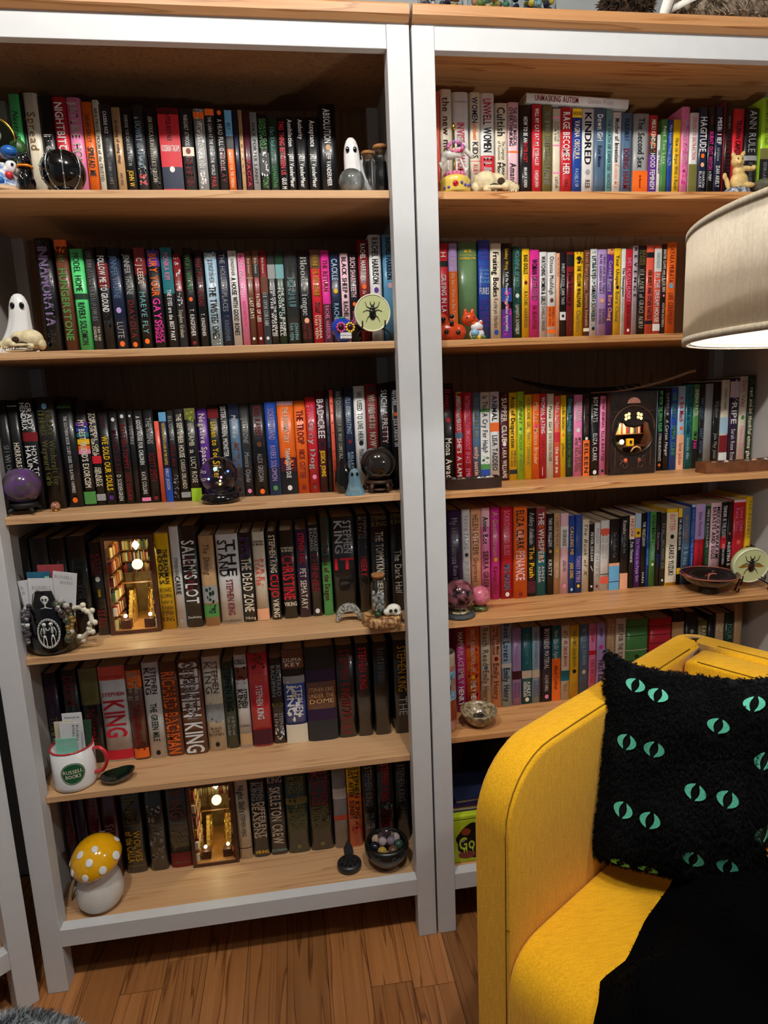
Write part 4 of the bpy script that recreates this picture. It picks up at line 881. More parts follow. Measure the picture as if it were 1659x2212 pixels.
def beetle(label, x, y, z, r, rz, tilt, wings, cz):
    t = thing('beetle_disc', label, 'ornament', (x, y, z), rz)
    Mx = Matrix.Rotation(tilt, 4, 'X'); c = Vector((0, 0, cz))
    def T(p): return tuple(c+(Mx.to_3x3() @ Vector(p)))
    def part(nm, mb, m): mb.v = [T(v) for v in mb.v]; return mb.build(nm, m, t)
    Q = Matrix.Rotation(PI/2, 4, 'X')
    def lat(prof, n=44):
        mb = MB().lathe(prof, n); mb.v = [tuple(Q @ Vector(v)) for v in mb.v]; return mb
    part('resin_disc', lat([(r*.90, -.010), (r*.985, -.0085), (r, -.003), (r, .004), (r*.985, .0065), (r*.93, .0075)]), mat('glow_resin', 'c9cf98', rough=.15, coat=.6, noise=.05, nscale=40))
    part('resin_rim', MB().tube([(r*.955*math.cos(a), -.0072, r*.955*math.sin(a)) for a in np.linspace(0, 2*PI, 49)[:-1]], .0016, 8, True), mat('clear_resin_edge', 'e9e9cf', rough=.08, coat=1))
    BK2 = mat('beetle_shell', '16100c', rough=.2, coat=.5); q = r/.045; yy = -.0085
    part('abdomen', MB().ball((0, yy, -.004*q), 1, 18, 12, (.0085*q, .003, .0125*q)), mat('beetle_brown' if wings else 'beetle_black', '2c150d' if wings else '0e0d0c', rough=.2, coat=.6))
    part('thorax', MB().ball((0, yy, .0095*q), 1, 14, 10, (.0068*q, .003, .0048*q)), BK2)
    part('head', MB().ball((0, yy, .0155*q), 1, 12, 8, (.004*q, .0025, .0035*q)), BK2)
    for s in (-1, 1):
        part('mandible', MB().tube([(s*.002*q, yy, .018*q), (s*.0055*q, yy, .022*q), (s*.0035*q, yy, .027*q)], [.0012*q, .001*q, .0004*q], 6), BK2)
        for z0, zk, ze, xk, xe in ((.010, .015, .026, .014, .0175), (.004, .007, .003, .014, .023), (-.006, -.010, -.020, .012, .0165)):
            part('leg', MB().tube([(s*.006*q, yy, z0*q), (s*xk*q, yy, zk*q), (s*xe*q, yy, ze*q), (s*(xe+.001)*q, yy, (ze-.002)*q)], [.0011*q, .0008*q, .0005*q, .0003*q], 6), BK2)
        if wings: part('wing', MB().add([(s*.007*q, -.0079, .001*q), (s*.018*q, -.0081, .004*q), (s*.030*q, -.0081, -.001*q), (s*.033*q, -.0079, -.003*q), (s*.022*q, -.0081, -.005*q), (s*.010*q, -.0081, -.003*q)], [(0, 1, 2, 3, 4, 5) if s > 0 else (5, 4, 3, 2, 1, 0)]), mat('amber_wing', '9a6a24', rough=.3))
    # easel
    b = cz-r*.62
    for s in (-1, 1):
        MB().tube([(s*r*.55, .012, b+r*.5), (s*r*.62, -.002, b-.004), (s*r*.62, -.020, b-.006), (s*r*.62, -.022, b+.006)], .0016, 8).build('hook_arm', IRON, t)
        MB().tube([(s*r*.25, .006, b-.005), (s*r*.60, -.006, b-.010), (s*r*.85, -.016, b-.018 if b > .03 else .010), (s*r*.98, -.020, .006), (s*r*.90, -.024, .0025), (s*r*.78, -.022, .006), (s*r*.82, -.021, .010)], .0019, 8).build('scroll_leg', IRON, t)
    MB().tube([(0, .010, cz+r*.9), (0, .018, b), (0, .034, .002)], .0017, 8).build('back_strut', IRON, t)
    MB().tube([(-r*.6, .003, b-.006), (0, .006, b-.008), (r*.6, .003, b-.006)], .0016, 8).build('cross_bar', IRON, t)
    if wings:
        MB().ball((0, -.002, cz+r+.004), .003, 10, 8).build('top_knob', IRON, t); MB().tube([(-.012, .002, cz+r), (0, .0, cz+r+.002), (.012, .002, cz+r)], .0013, 6).build('top_bar', IRON, t)
    return t
beetle('round pale disc with a black stag beetle on an iron stand, left second shelf', -.0868, .057, z, .0385, 0, .05, False, .060)
z = S('R2')
t = thing('fox_dish', 'red orange ceramic fox with dark spots, right second shelf', 'figurine', (.094, .062, z))
FX = mat('red_orange_glaze', 'd4481c', rough=.3, coat=.3, noise=.15)
blob('body', [ell((-.014, 0, .020), .030, .018, .020), ell((-.028, 0, .036), .014, .014, .022), ell((.006, -.002, .018), .018, .015, .017), ell((-.036, 0, .052), .006, .006, .010)], FX, t, .002, 3)
blob('head', [ell((.030, -.004, .044), .017, .013, .014), ell((.042, -.008, .040), .008, .007, .007), ell((.022, -.004, .058), .005, .004, .009), ell((.038, -.003, .058), .005, .004, .009)], FX, t, .0016, 2)
for i, (px, pz) in enumerate(((-.030, .044), (-.012, .036), (-.024, .018), (.002, .016), (-.010, .050))): MB().ball((px, -.0175 if i != 4 else -.012, pz), 1, 12, 8, (.005, .0035, .005)).build('spot', mat('dark_glaze', '201a18', rough=.3), t)
for s in (-1, 1): MB().ball((.030+s*.008, -.0165, .047), .0016, 8, 6).build('eye', BLACK, t)
t = thing('cat_figurine', 'tiny white lucky cat figurine with orange ears and blue bib, right second shelf', 'figurine', (.140, .055, z))
blob('body', [ell((0, 0, .012), .017, .013, .013), ell((0, -.001, .027), .014, .012, .011), ell((-.009, 0, .037), .004, .003, .005), ell((.009, 0, .037), .004, .003, .005)], WHT, t, .0012, 2)
for s in (-1, 1): MB().ball((s*.008, -.002, .0345), 1, 10, 8, (.005, .008, .004)).build('orange_patch', PAINT[5], t)
MB().ball((-.006, -.0085, .014), 1, 12, 8, (.010, .007, .008)).build('blue_bib', mat('pale_blue_glaze', '7fb0d4', rough=.3), t)
MB().tube([(.0115*math.cos(a), .0105*math.sin(a), .0205) for a in np.linspace(0, 2*PI, 20)[:-1]], .0014, 6, True).build('red_collar', PAINT[1], t)
for k in range(3): MB().ball((-.010+.011*k, -.014, .004), .0045, 8, 6).build('coin', PAINT[3] if k % 2 else PAINT[4], t)
# --- third shelves
z = S('L3')
t = thing('crystal_sphere', 'purple amethyst sphere on a black footed stand, left third shelf', 'sphere', (-.8315, .072, z))
MB().ball((0, 0, .058), .0375, 40, 24).build('ball', mat('amethyst', '5c3a74', rough=.1, coat=.8, c2='4e4444', nscale=62), t)
MB().lathe([(.020, .012), (.026, .015), (.028, .022), (.022, .024)], 28).build('cradle', BLACKM, t)
for k in range(4):
    a = PI/4+k*PI/2; MB().tube([(.020*math.cos(a), .020*math.sin(a), .014), (.031*math.cos(a), .031*math.sin(a), .009), (.034*math.cos(a), .034*math.sin(a), .004)], [.004, .004, .004], 8).build('foot', BLACKM, t)
t = thing('crystal_sphere', 'tiny brown marbled sphere on a ring beside the purple sphere', 'sphere', (-.775, .082, z))
MB().ball((0, 0, .0105), .0095, 24, 14).build('ball', mat('brown_agate', '6a3a28', rough=.1, coat=.6, c2='c08a70', nscale=180), t)
MB().tube([(.006*math.cos(a), .006*math.sin(a), .0018) for a in np.linspace(0, 2*PI, 16)[:-1]], .0016, 6, True).build('ring', GOLD, t)
t = thing('glass_orb', 'clear iridescent glass orb on a glossy black round base, left third shelf', 'ornament', (-.432, .066, z))
MB().lathe([(.034, 0), (.040, .003), (.042, .010), (.038, .017), (.033, .021), (.024, .022)], 40).build('base', BLACK, t)
for k in range(3): MB().lathe([(.005, 0), (.005, .003)], 10).build('foot', BLACKM, t, (.03*math.cos(k*2.1), .03*math.sin(k*2.1), -.0004))
MB().ball((0, 0, .0585), .0395, 44, 26).build('globe', mat('iridescent_glass', 'ece6ff', rough=.01, trans=1, ior=1.05, coat=1), t)
for k, (c, px, py, pz) in enumerate((('8ad0ff', -.005, -.012, .072), ('6a8cff', .020, -.010, .066), ('ffd9a0', .004, -.02, .048), ('ff9ad0', .006, -.016, .055), ('9ad8ff', -.02, -.01, .052), ('e8d060', .003, -.02, .041))):
    MB().ball((px, py, pz), .0024 if k else .004, 12, 8).build('coloured_light', mat('orb_light_%d' % k, c, emit=1.6), t)
t = thing('stone_flame', 'glossy black flame shaped stone, left third shelf behind the blue ghost', 'ornament', (-.164, .086, z))
MB().lathe([(.013, 0), (.018, .012), (.0195, .028), (.017, .048), (.010, .066), (.004, .077), (.0006, .083)], 28, sy=.6).build('stone', mat('obsidian', '120e0a', rough=.08, coat=.8), t)
BG = mat('blue_glass', 'a8d4e8', rough=.12, trans=.75, ior=1.3)
ghost('small pale blue glass ghost in front of the black flame stone', -.142, .0515, z, .046, .058, m=BG, flip=0, eyes=True)
t = thing('crystal_sphere', 'dark banded obsidian sphere on a carved wooden stand, left third shelf', 'sphere', (-.0868, .072, z))
MB().ball((0, 0, .063), .0385, 40, 24).build('ball', mat('banded_obsidian', '0f0e0e', rough=.06, coat=1, c2='241d19', nscale=14), t)
MB().lathe([(.024, .020), (.030, .021), (.031, .026), (.026, .028)], 32).build('stand_rim', DWOOD, t)
for k in range(5):
    a = k*2*PI/5+.3; MB().tube([(.026*math.cos(a), .026*math.sin(a), .021), (.033*math.cos(a), .033*math.sin(a), .011), (.029*math.cos(a), .029*math.sin(a), .004)], [.0055, .0045, .0035], 8).build('stand_leg', DWOOD, t)
MB().lathe([(.020, .004), (.026, .006), (.024, .010), (.018, .010)], 24).build('stand_ring', DWOOD, t)
z = S('R3')
def tray(label, x, y, L, wd, h, m, rz, bend, seed, ends):
    t = thing('stone_tray', label, 'tray', (x, y, z), rz); n = 16; top = []; bot = []
    for i in range(n+1):
        u = -1+2*i/n; xc = u*L/2; yc = bend*(u*u); hw = wd/2
        top.append((xc, yc, hw))
    th = .003; mb = MB()
    outer = [(a, b-c) for a, b, c in top]+[(a, b+c) for a, b, c in reversed(top)]
    MB().prism(outer, 0, .004).build('tray_base', m, t)
    vs = []; 
    ring = outer; inner = [(a*(1-2*th/L), b+(th if k <= n else -th)) for k, (a, b) in enumerate(outer)]
    k = len(ring); vs = [(a, b, .004) for a, b in ring]+[(a, b, h) for a, b in ring]+[(a, b, h) for a, b in inner]+[(a, b, .004) for a, b in inner]
    fs = []
    for i in range(k):
        j = (i+1) % k
        for q in range(3): fs.append((q*k+i, q*k+j, (q+1)*k+j, (q+1)*k+i))
    MB().add(vs, fs).build('tray_wall', m, t)
    rr = random.Random(seed); cols = ['d8d4ce', '8a8a92', '5a5460', 'c8b0a0', 'e8e8ea', '3a3a44', 'b89a7a']
    for q in range(9):
        u = -.8+1.6*q/8; c = cols[rr.randrange(7)]
        Mx = Matrix.Rotation(rr.random()*3, 3, 'Z')
        MB().ball((u*L/2*.9, bend*u*u+rr.uniform(-.2, .2)*wd, h*.72), 1, 7, 5, (.009, .007, .007+.003*rr.random()), Mx).build('stone', mat('tumbled_stone_'+c, c, rough=.15, coat=.5, noise=.3, nscale=120), t)
    return t
tray('dark curved wooden tray of crystals at the left end of the third shelf, right bookcase', .128, .060, .125, .040, .024, DWOOD, -.02, .008, 3, 0)
tray('brown curved wooden box of polished stones, right end of the third shelf', .800, .068, .205, .040, .026, mat('brown_box_wood', '7a4a2c', rough=.45, noise=.35, nscale=60, bump=.2), .03, .012, 9, 0)
# long feather lying over the books
t = thing('feather', 'long curved black and tan feather lying across the third shelf books, right bookcase', 'feather', (0, 0, 0))
fp = []
for i in range(25):
    q = i/24; X = .27+.475*q; Z = SZ['R3']+.2435-.042*math.sin(PI*min(1, q*1.02))**.9+.006*q
    fp.append((X, .20, Z))
vane = MB(); vs = []; hwf = lambda q: (.010*math.sin(PI*min(1, q*1.25+.12))**.7 if q < .7 else .0)
for i in range(18):
    q = i/24; x, y, zz = fp[i]; hw = max(.0006, .0150*(math.sin(PI*min(.98, q*1.15+.06)))**.6)
    for s in (-1, -.5, 0, .5, 1): vs.append((x, y+s*.012, zz+s*hw*.55+(.0006 if s == 0 else 0)))
vane.add(vs, [(i*5+j, i*5+j+1, (i+1)*5+j+1, (i+1)*5+j) for i in range(17) for j in range(4)], True)
o = vane.build('vane', mat('black_feather', '0d0b0a', rough=.6), t); so = o.modifiers.new('thick', 'SOLIDIFY'); so.thickness = .0012
MB().tube([(a, b-.013, c-.004) for a, b, c in fp[10:]], [.0012+.0026*min(1, i/8) for i in range(15)], 8).build('quill', mat('tan_quill', 'b08c66', rough=.5), t)
rr = random.Random(5); mb = MB()
for k in range(26):
    x, y, zz = fp[14+k // 4]; mb.tube([(x+rr.random()*.012, y-.013, zz-.003), (x-.012-rr.random()*.014, y-.015, zz+.004+rr.random()*.008)], [.0005, .0002], 4)
o = mb.build('down', mat('grey_down', '9c8468', rough=.9), t); o['kind'] = 'stuff'


# --- book nooks (lit miniature scenes in wooden boxes)
NW = mat('nook_walnut', '5a3524', rough=.45, noise=.3, nscale=50, bump=.15)
NB = [mat('tiny_book_%d' % i, c, rough=.5) for i, c in enumerate(('a8402c', 'd8c07a', '5c6a3a', 'e4dcc0', '3c3a52', 'c07a34', '7c2a2a', 'b8a468'))]
def nook_shell(t, w, h, d):
    th = .005
    MB().box(-w/2, w/2, d-.004, d, 0, h).build('back', mat('nook_back', '8a6a3c', rough=.6, noise=.3, nscale=60), t)
    for s in (-1, 1): MB().box(s*w/2-(th if s > 0 else 0), s*w/2+(th if s < 0 else 0), 0, d-.0042, 0, h).build('side', NW, t)
    MB().box(-w/2+th, w/2-th, 0, d-.0042, h-th, h).build('top', NW, t); MB().box(-w/2+th, w/2-th, 0, d-.0042, 0, th).build('floor_board', mat('nook_floor', 'c78a48', rough=.4, noise=.2, nscale=60), t)
def tiny_books(t, x0, x1, y, z, hh, rr, side=None, d=.010):
    x = x0
    while x < x1-.002:
        w = .0022+rr.random()*.0025; h = hh*(.72+.26*rr.random())
        if side is None: MB().box(x, x+w*.9, y, y+d, z, z+h).build('tiny_book', NB[rr.randrange(8)], t)
        else: MB().box(side[0], side[1], x, x+w*.9, z, z+h).build('tiny_book', NB[rr.randrange(8)], t)
        x += w
GLOW = mat('nook_lamp_glow', 'fff4c0', emit=5)
def nook_lib(label, x, y, z, w, h, d, seed, watts):
    t = thing('book_nook', label, 'ornament', (x, y, z)); nook_shell(t, w, h, d); rr = random.Random(seed)
    SHM = mat('nook_shelf_wood', '8a5a30', rough=.4)
    iw = w/2-.0055
    for k in range(4):
        zz = .006+h*(.46+.125*k)
        if zz > h-.02: break
        MB().box(-iw, iw, d-.02, d-.0045, zz-.002, zz).build('tiny_shelf', SHM, t); tiny_books(t, -iw+.001, iw-.001, d-.018, zz, h*.11, rr)
    for s in (-1, 1):
        for k in range(6):
            zz = .006+h*.15*k
            if zz > h-.03: break
            a, b = (-iw, -iw+.010) if s < 0 else (iw-.010, iw)
            MB().box(a, b, .008, d*.62, zz-.0015 if k else .0052, zz).build('tiny_shelf', SHM, t) if k else None
            tiny_books(t, .010, d*.60, 0, zz, h*.11, rr, (a+.001, b-.001))
    ST = mat('nook_stair', 'd8b060', rough=.4)
    for s in (-1, 1):
        for k in range(7): MB().box(min(s*iw*.34, s*iw*.62), max(s*iw*.34, s*iw*.62), d*.38+k*.006, d*.38+k*.006+.006, .0055, .0055+.010*(k+1)).build('stair_step', ST, t)
        MB().tube([(s*iw*.34, d*.36, .030), (s*iw*.34, d*.36+.042, .100)], .0012, 6).build('stair_rail', GOLD, t)
        for k in range(5): MB().tube([(s*iw*.34, d*.37+k*.009, .012+.014*k), (s*iw*.34, d*.37+k*.009, .032+.014*k)], .0008, 5).build('baluster', GOLD, t)
        MB().box(min(s*iw*.30, s*iw*.72), max(s*iw*.30, s*iw*.72), .016, .034, .0055, .026).build('tiny_desk', NW, t)
        MB().ball((s*iw*.55, .026, .034), .0042, 14, 10).build('desk_lamp', GLOW, t)
    MB().box(-iw, iw, d*.55, d*.55+.004, h*.42, h*.435).build('gallery_edge', SHM, t)
    MB().ball((w*.06, d*.30, h*.66), w*.11, 20, 14).build('globe_lamp', mat('nook_globe', 'f4f0b0', emit=1.3), t)
    MB().lathe([(.001, -.016), (.008, -.006), (.006, 0), (.002, .004)], 16).build('pendant_lamp', GLOW, t, (w*.08, d*.25, h*.89))
    MB().tube([(w*.08, d*.25, h*.89), (w*.08, d*.25, h-.006)], .0007, 6).build('lamp_cord', GOLD, t)
    for s in (-1, 1):
        MB().box(s*w/2-(.0088 if s > 0 else 0), s*w/2+(.0088 if s < 0 else 0), -.0035, -.0002, 0, h).build('frame_stile', NW, t)
    for a, b in ((0, .008), (h-.008, h)): MB().box(-w/2+.009, w/2-.009, -.0035, -.0002, a, b).build('frame_rail', NW, t)
    l = lamp('nook_lamp_light', (x+.004, y+.035, z+h-.026), watts, (1.0, .90, .46), .004)
    l = lamp('nook_lamp_light', (x-.006, y+.045, z+h*.36), watts*.35, (1.0, .90, .46), .003)
    return t
nook_lib('lit miniature library in a wooden box, between dark and yellow books, left fourth shelf', -.6530, .130, S('L4'), .1112, .228, .15, 4, .26)
nook_lib('lit miniature street scene in a wooden box on the left bottom shelf', -.5302, .152, S('L6'), .1128, .225, .15, 11, .15)
# cat faced nook, third shelf right
x, y, z, w, h, d = .5495, .132, S('R3'), .1195, .200, .15
t = thing('book_nook', 'black ornate book box with a lit cat head window, right third shelf', 'ornament', (x, y, z)); nook_shell(t, w, h, d)
hole = []
for k in range(48):
    a = PI/2-2*PI*k/48; r = .0425
    e = max(0, 1-abs(a-(PI/2-.72))/.26, 1-abs(a-(PI/2+.72))/.26, 1-abs(a-(PI/2+.72)+2*PI)/.26)
    px = r*math.cos(a)*1.12; pz = r*math.sin(a)*.92
    if pz > .022 and abs(px) < .022: pz = .024+.004*abs(px)/.022
    px *= 1+.14*e; pz *= 1+.28*e
    hole.append((px, .090+pz))
def rect_pt(px, pz):
    dx, dz = px, pz-.09; s = min((w/2)/max(abs(dx), 1e-6), ((.11 if dz > 0 else .09))/max(abs(dz), 1e-6)); return (dx*s, .09+dz*s)
FM = mat('black_carved_board', '17110e', rough=.45, noise=.4, nscale=90, c2='2c1d16', bump=.3)
vs = []; n = 48
for yy in (-.004, -.0004):
    vs += [(a, yy, b) for a, b in hole]+[(rect_pt(a, b)[0], yy, rect_pt(a, b)[1]) for a, b in hole]
fs = []
for k in range(n):
    j = (k+1) % n; fs += [(k, n+k, n+j, j), (2*n+k, 2*n+j, 3*n+j, 3*n+k), (k, j, 2*n+j, 2*n+k), (n+k, 3*n+k, 3*n+j, n+j)]
MB().add(vs, fs).build('front_plate', FM, t)
for sx in (-1, 1):
    for sz in (0, 1): MB().box(sx*w/2-(.02 if sx > 0 else 0), sx*w/2+(.02 if sx < 0 else 0), -.0038, -.0006, 0 if not sz else h-.02, .02 if not sz else h).build('corner_block', FM, t)
BRZ = mat('bronze_trim', '6a4632', rough=.4, metal=.3)
MB().tube([(a*1.06, -.0055, .088+(b-.088)*1.06) for a, b in hole], .0026, 8, True).build('window_rim', mat('black_rim', '100c0a', rough=.3), t)
MB().tube([(.054*math.cos(a), -.0048, .112+.054*math.sin(a)) for a in np.linspace(-.1, PI+.1, 30)], .0014, 6).build('arch_trim', BRZ, t)
MB().add([(.017*math.cos(a), -.0048, .172+.014*math.sin(a)) for a in np.linspace(0, PI, 16)], [tuple(range(16))]).build('dome_window', mat('dusty_pink_panel', 'c08472', rough=.6, noise=.2, nscale=200), t)
for s in (-1, 1):
    for k in range(4): MB().ball((s*(.012+.0075*(k % 2)), -.0045, .138+.0085*(k//2)-.003*(k % 2)), 1, 10, 8, (.0040, .0012, .0040)).build('lit_pane', mat('amber_pane', 'f4d89a', emit=.7), t)
    MB().tube([(s*(.022+.012*math.cos(q)*(1-q/9)), -.0052, .022+.012*math.sin(q)*(1-q/9)) for q in np.linspace(0, 7, 26)], .0012, 6).build('scroll', BRZ, t)
    MB().tube([(s*(.030+.007*math.cos(q)*(1-q/9)), -.0052, .038+.008*math.sin(q)*(1-q/9)) for q in np.linspace(1, 7, 20)], .0010, 6).build('scroll', BRZ, t)
    MB().box(s*.046-.001, s*.046+.001, -.0052, -.0041, .02, .075).build('side_moulding', BRZ, t)
    MB().box(min(s*.030, s*.052), max(s*.030, s*.052), -.0052, -.0041, .152, .1535).build('ledge_trim', BRZ, t)
    MB().ball((s*.018, -.0045, .034), 1, 10, 8, (.005, .0012, .006)).build('coloured_pane', mat('red_pane', 'c85a34', emit=.3) if s < 0 else mat('brown_pane', '8a4a34', rough=.3), t)
rr = random.Random(21)
MB().box(-.05, .05, .040, .052, .094, .096).build('tiny_shelf', mat('nook_shelf_wood', '8a5a30'), t); tiny_books(t, -.046, .046, .041, .096, .028, rr)
MB().box(-.05, .05, .022, .050, .064, .067).build('tiny_desk', NW, t)
MB().lathe([(.009, 0), (.011, .004), (.006, .010)], 20).build('phone', mat('olive_plastic', '5a5a30', rough=.4), t, (-.016, .030, .067)); MB().ball((-.016, .020, .078), 1, 16, 10, (.006, .002, .006)).build('phone_dial', GLOW, t)
MB().box(.002, .018, .024, .034, .067, .084).build('yellow_frame', mat('yellow_plastic', 'f0b41c', rough=.4), t); MB().box(.007, .013, .0232, .0238, .072, .080).build('picture', BLACKM, t)
MB().tube([(.006, .016, .052), (.012, .014, .062), (.020, .014, .065), (.028, .014, .062), (.034, .016, .052)], .0022, 8).build('chair_back', mat('tan_chair', 'c89858', rough=.5), t)
MB().ball((-.036, .028, .076), 1, 14, 10, (.006, .005, .010)).build('vase', mat('cream_vase', 'efe0b0', rough=.3), t)
lamp('nook_lamp_light', (x-.005, y+.014, z+.125), .16, (1.0, .85, .55), .004)
# --- fourth shelves
z = S('L4')
t = thing('skeleton_mug', 'black mug with two skeletons in an oval and a bone handle, left fourth shelf', 'mug', (-.806, .0735, z)); t.scale = (1.18, 1.18, 1.18)
rm = .0425
MB().lathe([(rm*.80, 0), (rm*.97, .006), (rm, .016), (rm, .088), (rm*.985, .0895), (rm*.93, .0885), (rm*.92, .010), (.001, .008)], 48, cap=False).add([(rm*.80*math.cos(2*PI*k/48), rm*.80*math.sin(2*PI*k/48), 0) for k in range(48)], [tuple(reversed(range(48)))]).build('mug_body', BLACK, t)
PW2 = mat('white_print', 'd9d9d4', rough=.5)
def onmug(px, pz, r=rm, off=.0006, a0=-PI/2): a = a0+px/r; return ((r+off)*math.cos(a), (r+off)*math.sin(a), pz)
for rad in (1.0, .90):
    mb = MB().tube([onmug(.0185*rad*math.cos(a)+.004, .044+.027*rad*math.sin(a)) for a in np.linspace(0, 2*PI, 50)[:-1]], .0006 if rad == 1 else .0004, 5, True)
    if rad == 1:
        for k in range(28): a = 2*PI*k/28; mb.ball(onmug(.0175*math.cos(a)+.004, .044+.0256*math.sin(a)), .0010, 6, 4)
    mb.build('oval_border', PW2, t)
for s in (-1, 1):
    cx = .004+s*.0065; mb = MB()
    mb.ball(onmug(cx-s*.001, .0605), .0036, 10, 8)
    mb.tube([onmug(cx, .057), onmug(cx, .040)], .0007, 5)
    for k in range(4): mb.tube([onmug(cx-.0032+.0003*k, .0545-.003*k), onmug(cx, .0552-.003*k), onmug(cx+.0032-.0003*k, .0545-.003*k)], .0006, 5)
    mb.ball(onmug(cx, .0385), .0026, 8, 6)
    for q in (-1, 1):
        mb.tube([onmug(cx+q*.0015, .038), onmug(cx+q*.0028, .030), onmug(cx+q*.0024, .022), onmug(cx+q*.0036, .0205)], [.0009, .0006, .0008, .0006], 6)
    mb.tube([onmug(cx+s*.0035, .0545), onmug(cx+s*.0060, .046), onmug(cx+s*.0048, .038)], [.0007, .0006, .0008], 6)
    mb.tube([onmug(cx-s*.0035, .0545), onmug(cx-s*.0050, .049), onmug(cx-s*.0068, .051)], [.0007, .0006, .0008], 6)
    mb.build('skeleton_print', PW2, t)
    for q in (-1, 1): MB().ball(onmug(cx-s*.001+q*.0013, .061, off=.0040), .0009, 6, 5).build('eye_print', BLACKM, t)
HB = mat('bone_white_glaze', 'e0d8c4', rough=.35, noise=.1, nscale=80)
hp = [(.036, -.010, .078), (.060, -.020, .080), (.072, -.026, .074), (.075, -.028, .052), (.070, -.026, .038), (.050, -.020, .022), (.036, -.012, .016)]
for a, b in ((0, 1), (2, 3), (4, 5)):
    A, B = Vector(hp[a]), Vector(hp[b]); mid = (A+B)/2
    mb = MB().tube([A, A.lerp(B, .2), mid, A.lerp(B, .8), B], [.0058, .0046, .0040, .0046, .0058], 12)
    dr = (B-A).normalized(); sd = dr.cross(Vector((0, 1, 0))).normalized()*.0042
    for e in (A, B): mb.ball(e+sd, .0052, 10, 8).ball(e-sd, .0052, 10, 8)
    mb.build('bone_handle', HB, t)
# bead strings hung over the mug
def beads(label, pts, cols, z0, r=.004, k=22, seed=1):
    tt = thing('bead_bracelet', label, 'bracelet', (-.806, .0735, z0)); tt.scale = (1.18, 1.18, 1.18); rr = random.Random(seed)
    P = [Vector(p) for p in pts]
    for i in range(k):
        q = i/(k-1)*(len(P)-1); a = int(min(q, len(P)-2)); p = P[a].lerp(P[a+1], q-a)
        c = cols[rr.randrange(len(cols))]
        MB().ball(p+Vector((rr.uniform(-1, 1)*.0012, rr.uniform(-1, 1)*.001, 0)), r*(.75+.5*rr.random()), 12, 8).build('bead', mat('bead_'+c, c, rough=.15, coat=.6, noise=.2, nscale=150), tt)
beads('grey and white beaded bracelets hanging on the left side of the skeleton mug', [(-.0300, -.022, .0915), (-.0360, -.031, .084), (-.0385, -.033, .060), (-.0365, -.036, .038), (-.030, -.044, .030), (-.026, -.047, .05), (-.027, -.045, .075), (-.024, -.036, .0935)], ['2e2e34', '5a5a60', '1c1a20', 'b8b8b8', '4a4044'], z, seed=3, k=30)
beads('amber, gold and smoky beaded bracelets hanging by the handle of the skeleton mug', [(.020, -.036, .0965), (.026, -.044, .088), (.0355, -.040, .070), (.038, -.043, .045), (.036, -.044, .026), (.042, -.040, .040), (.043, -.034, .065), (.034, -.028, .088), (.0255, -.026, .0965)], ['4a3a30', '5c525c', '8a6c2c', 'b0a8a4', '2e2622', '4a5440'], z, .0048, 34, 5)
def card(label, name, loc, w, h, rx, ry, m, lines=None, th=.0006, poly=None, rz=0, extra=None):
    tt = thing(name, label, 'bookmark', loc, 0, None, (rx, ry, rz))
    pl = poly or [(-w/2, 0), (w/2, 0), (w/2, h), (-w/2, h)]
    MB().prism(pl, -th, th, Matrix(((1, 0, 0, 0), (0, 0, 1, 0), (0, 1, 0, 0), (0, 0, 0, 1)))).build('card', m, tt)
    for tx, cx, cz, ln, hh, c, vert in (lines or []):
        v, f = text_mesh(tx, ln, hh, 'n')
        if vert: lettering('lettering', [(np.stack([cx+v[:, 1], cz-v[:, 0]], 1), f)], ink(c), tt, lambda q: [(a, -th-.0003, b) for a, b in q.tolist()])
        else: lettering('lettering', [(v+np.array([cx-ln/2, cz]), f)], ink(c), tt, lambda q: [(a, -th-.0003, b) for a, b in q.tolist()])
    return tt
CW = mat('white_card', 'dcdde0', rough=.7, noise=.03); CB = mat('teal_card', '2c6a86', rough=.6, noise=.1); CM = mat('mint_card', '8fd2bc', rough=.6, noise=.1)
zc = z+.028
card('front white bookshop card reading RUSSELL BOOKS, in the skeleton mug', 'paper_card', (-.8215, .060, zc), .048, .139, .10, .07, CW, [('RUSSELL', .002, .118, .038, .0085, 'gy', 0), ('BOOKS', .002, .106, .028, .0085, 'gy', 0), ('Used Books', .004, .097, .02, .003, 'gy', 0), ('New Books', .004, .091, .02, .003, 'gy', 0)])
card('white bookshop card at the right, tilted, in the skeleton mug', 'paper_card', (-.790, .067, zc), .048, .150, .12, .19, CW, [('RUSSELL', -.002, .139, .036, .0075, 'gy', 0), ('BOOKS', .004, .127, .024, .0075, 'gy', 0)])
card('white card half hidden at the left, tilted left, in the skeleton mug', 'paper_card', (-.828, .063, zc), .040, .136, .08, -.08, CW, [('R', -.014, .120, .006, .007, 'gy', 0), ('B', -.014, .109, .006, .007, 'gy', 0)])
card('teal card standing behind the white cards in the skeleton mug', 'paper_card', (-.823, .073, zc), .046, .150, .10, .03, CB)
card('narrow mint green bookmark in the skeleton mug', 'bookmark', (-.7955, .0635, zc), .0085, .142, .12, -.02, CM, [('TOWER OF BOOKS', 0, .130, .07, .003, 'dg', 1)])
card('red and pink bookmark standing at the back of the skeleton mug', 'bookmark', (-.802, .078, zc), .052, .163, .10, .05, mat('red_card', 'a8444a', rough=.6, noise=.2))
tt = card('black coffin shaped tag with a white skeleton in the skeleton mug', 'coffin_tag', (-.812, .0535, z+.034), .05, .11, .05, .03, mat('black_card', '1c1c1e', rough=.6), None, .0010, [(-.015, 0), (.015, 0), (.025, .072), (.016, .104), (-.016, .104), (-.025, .072)])
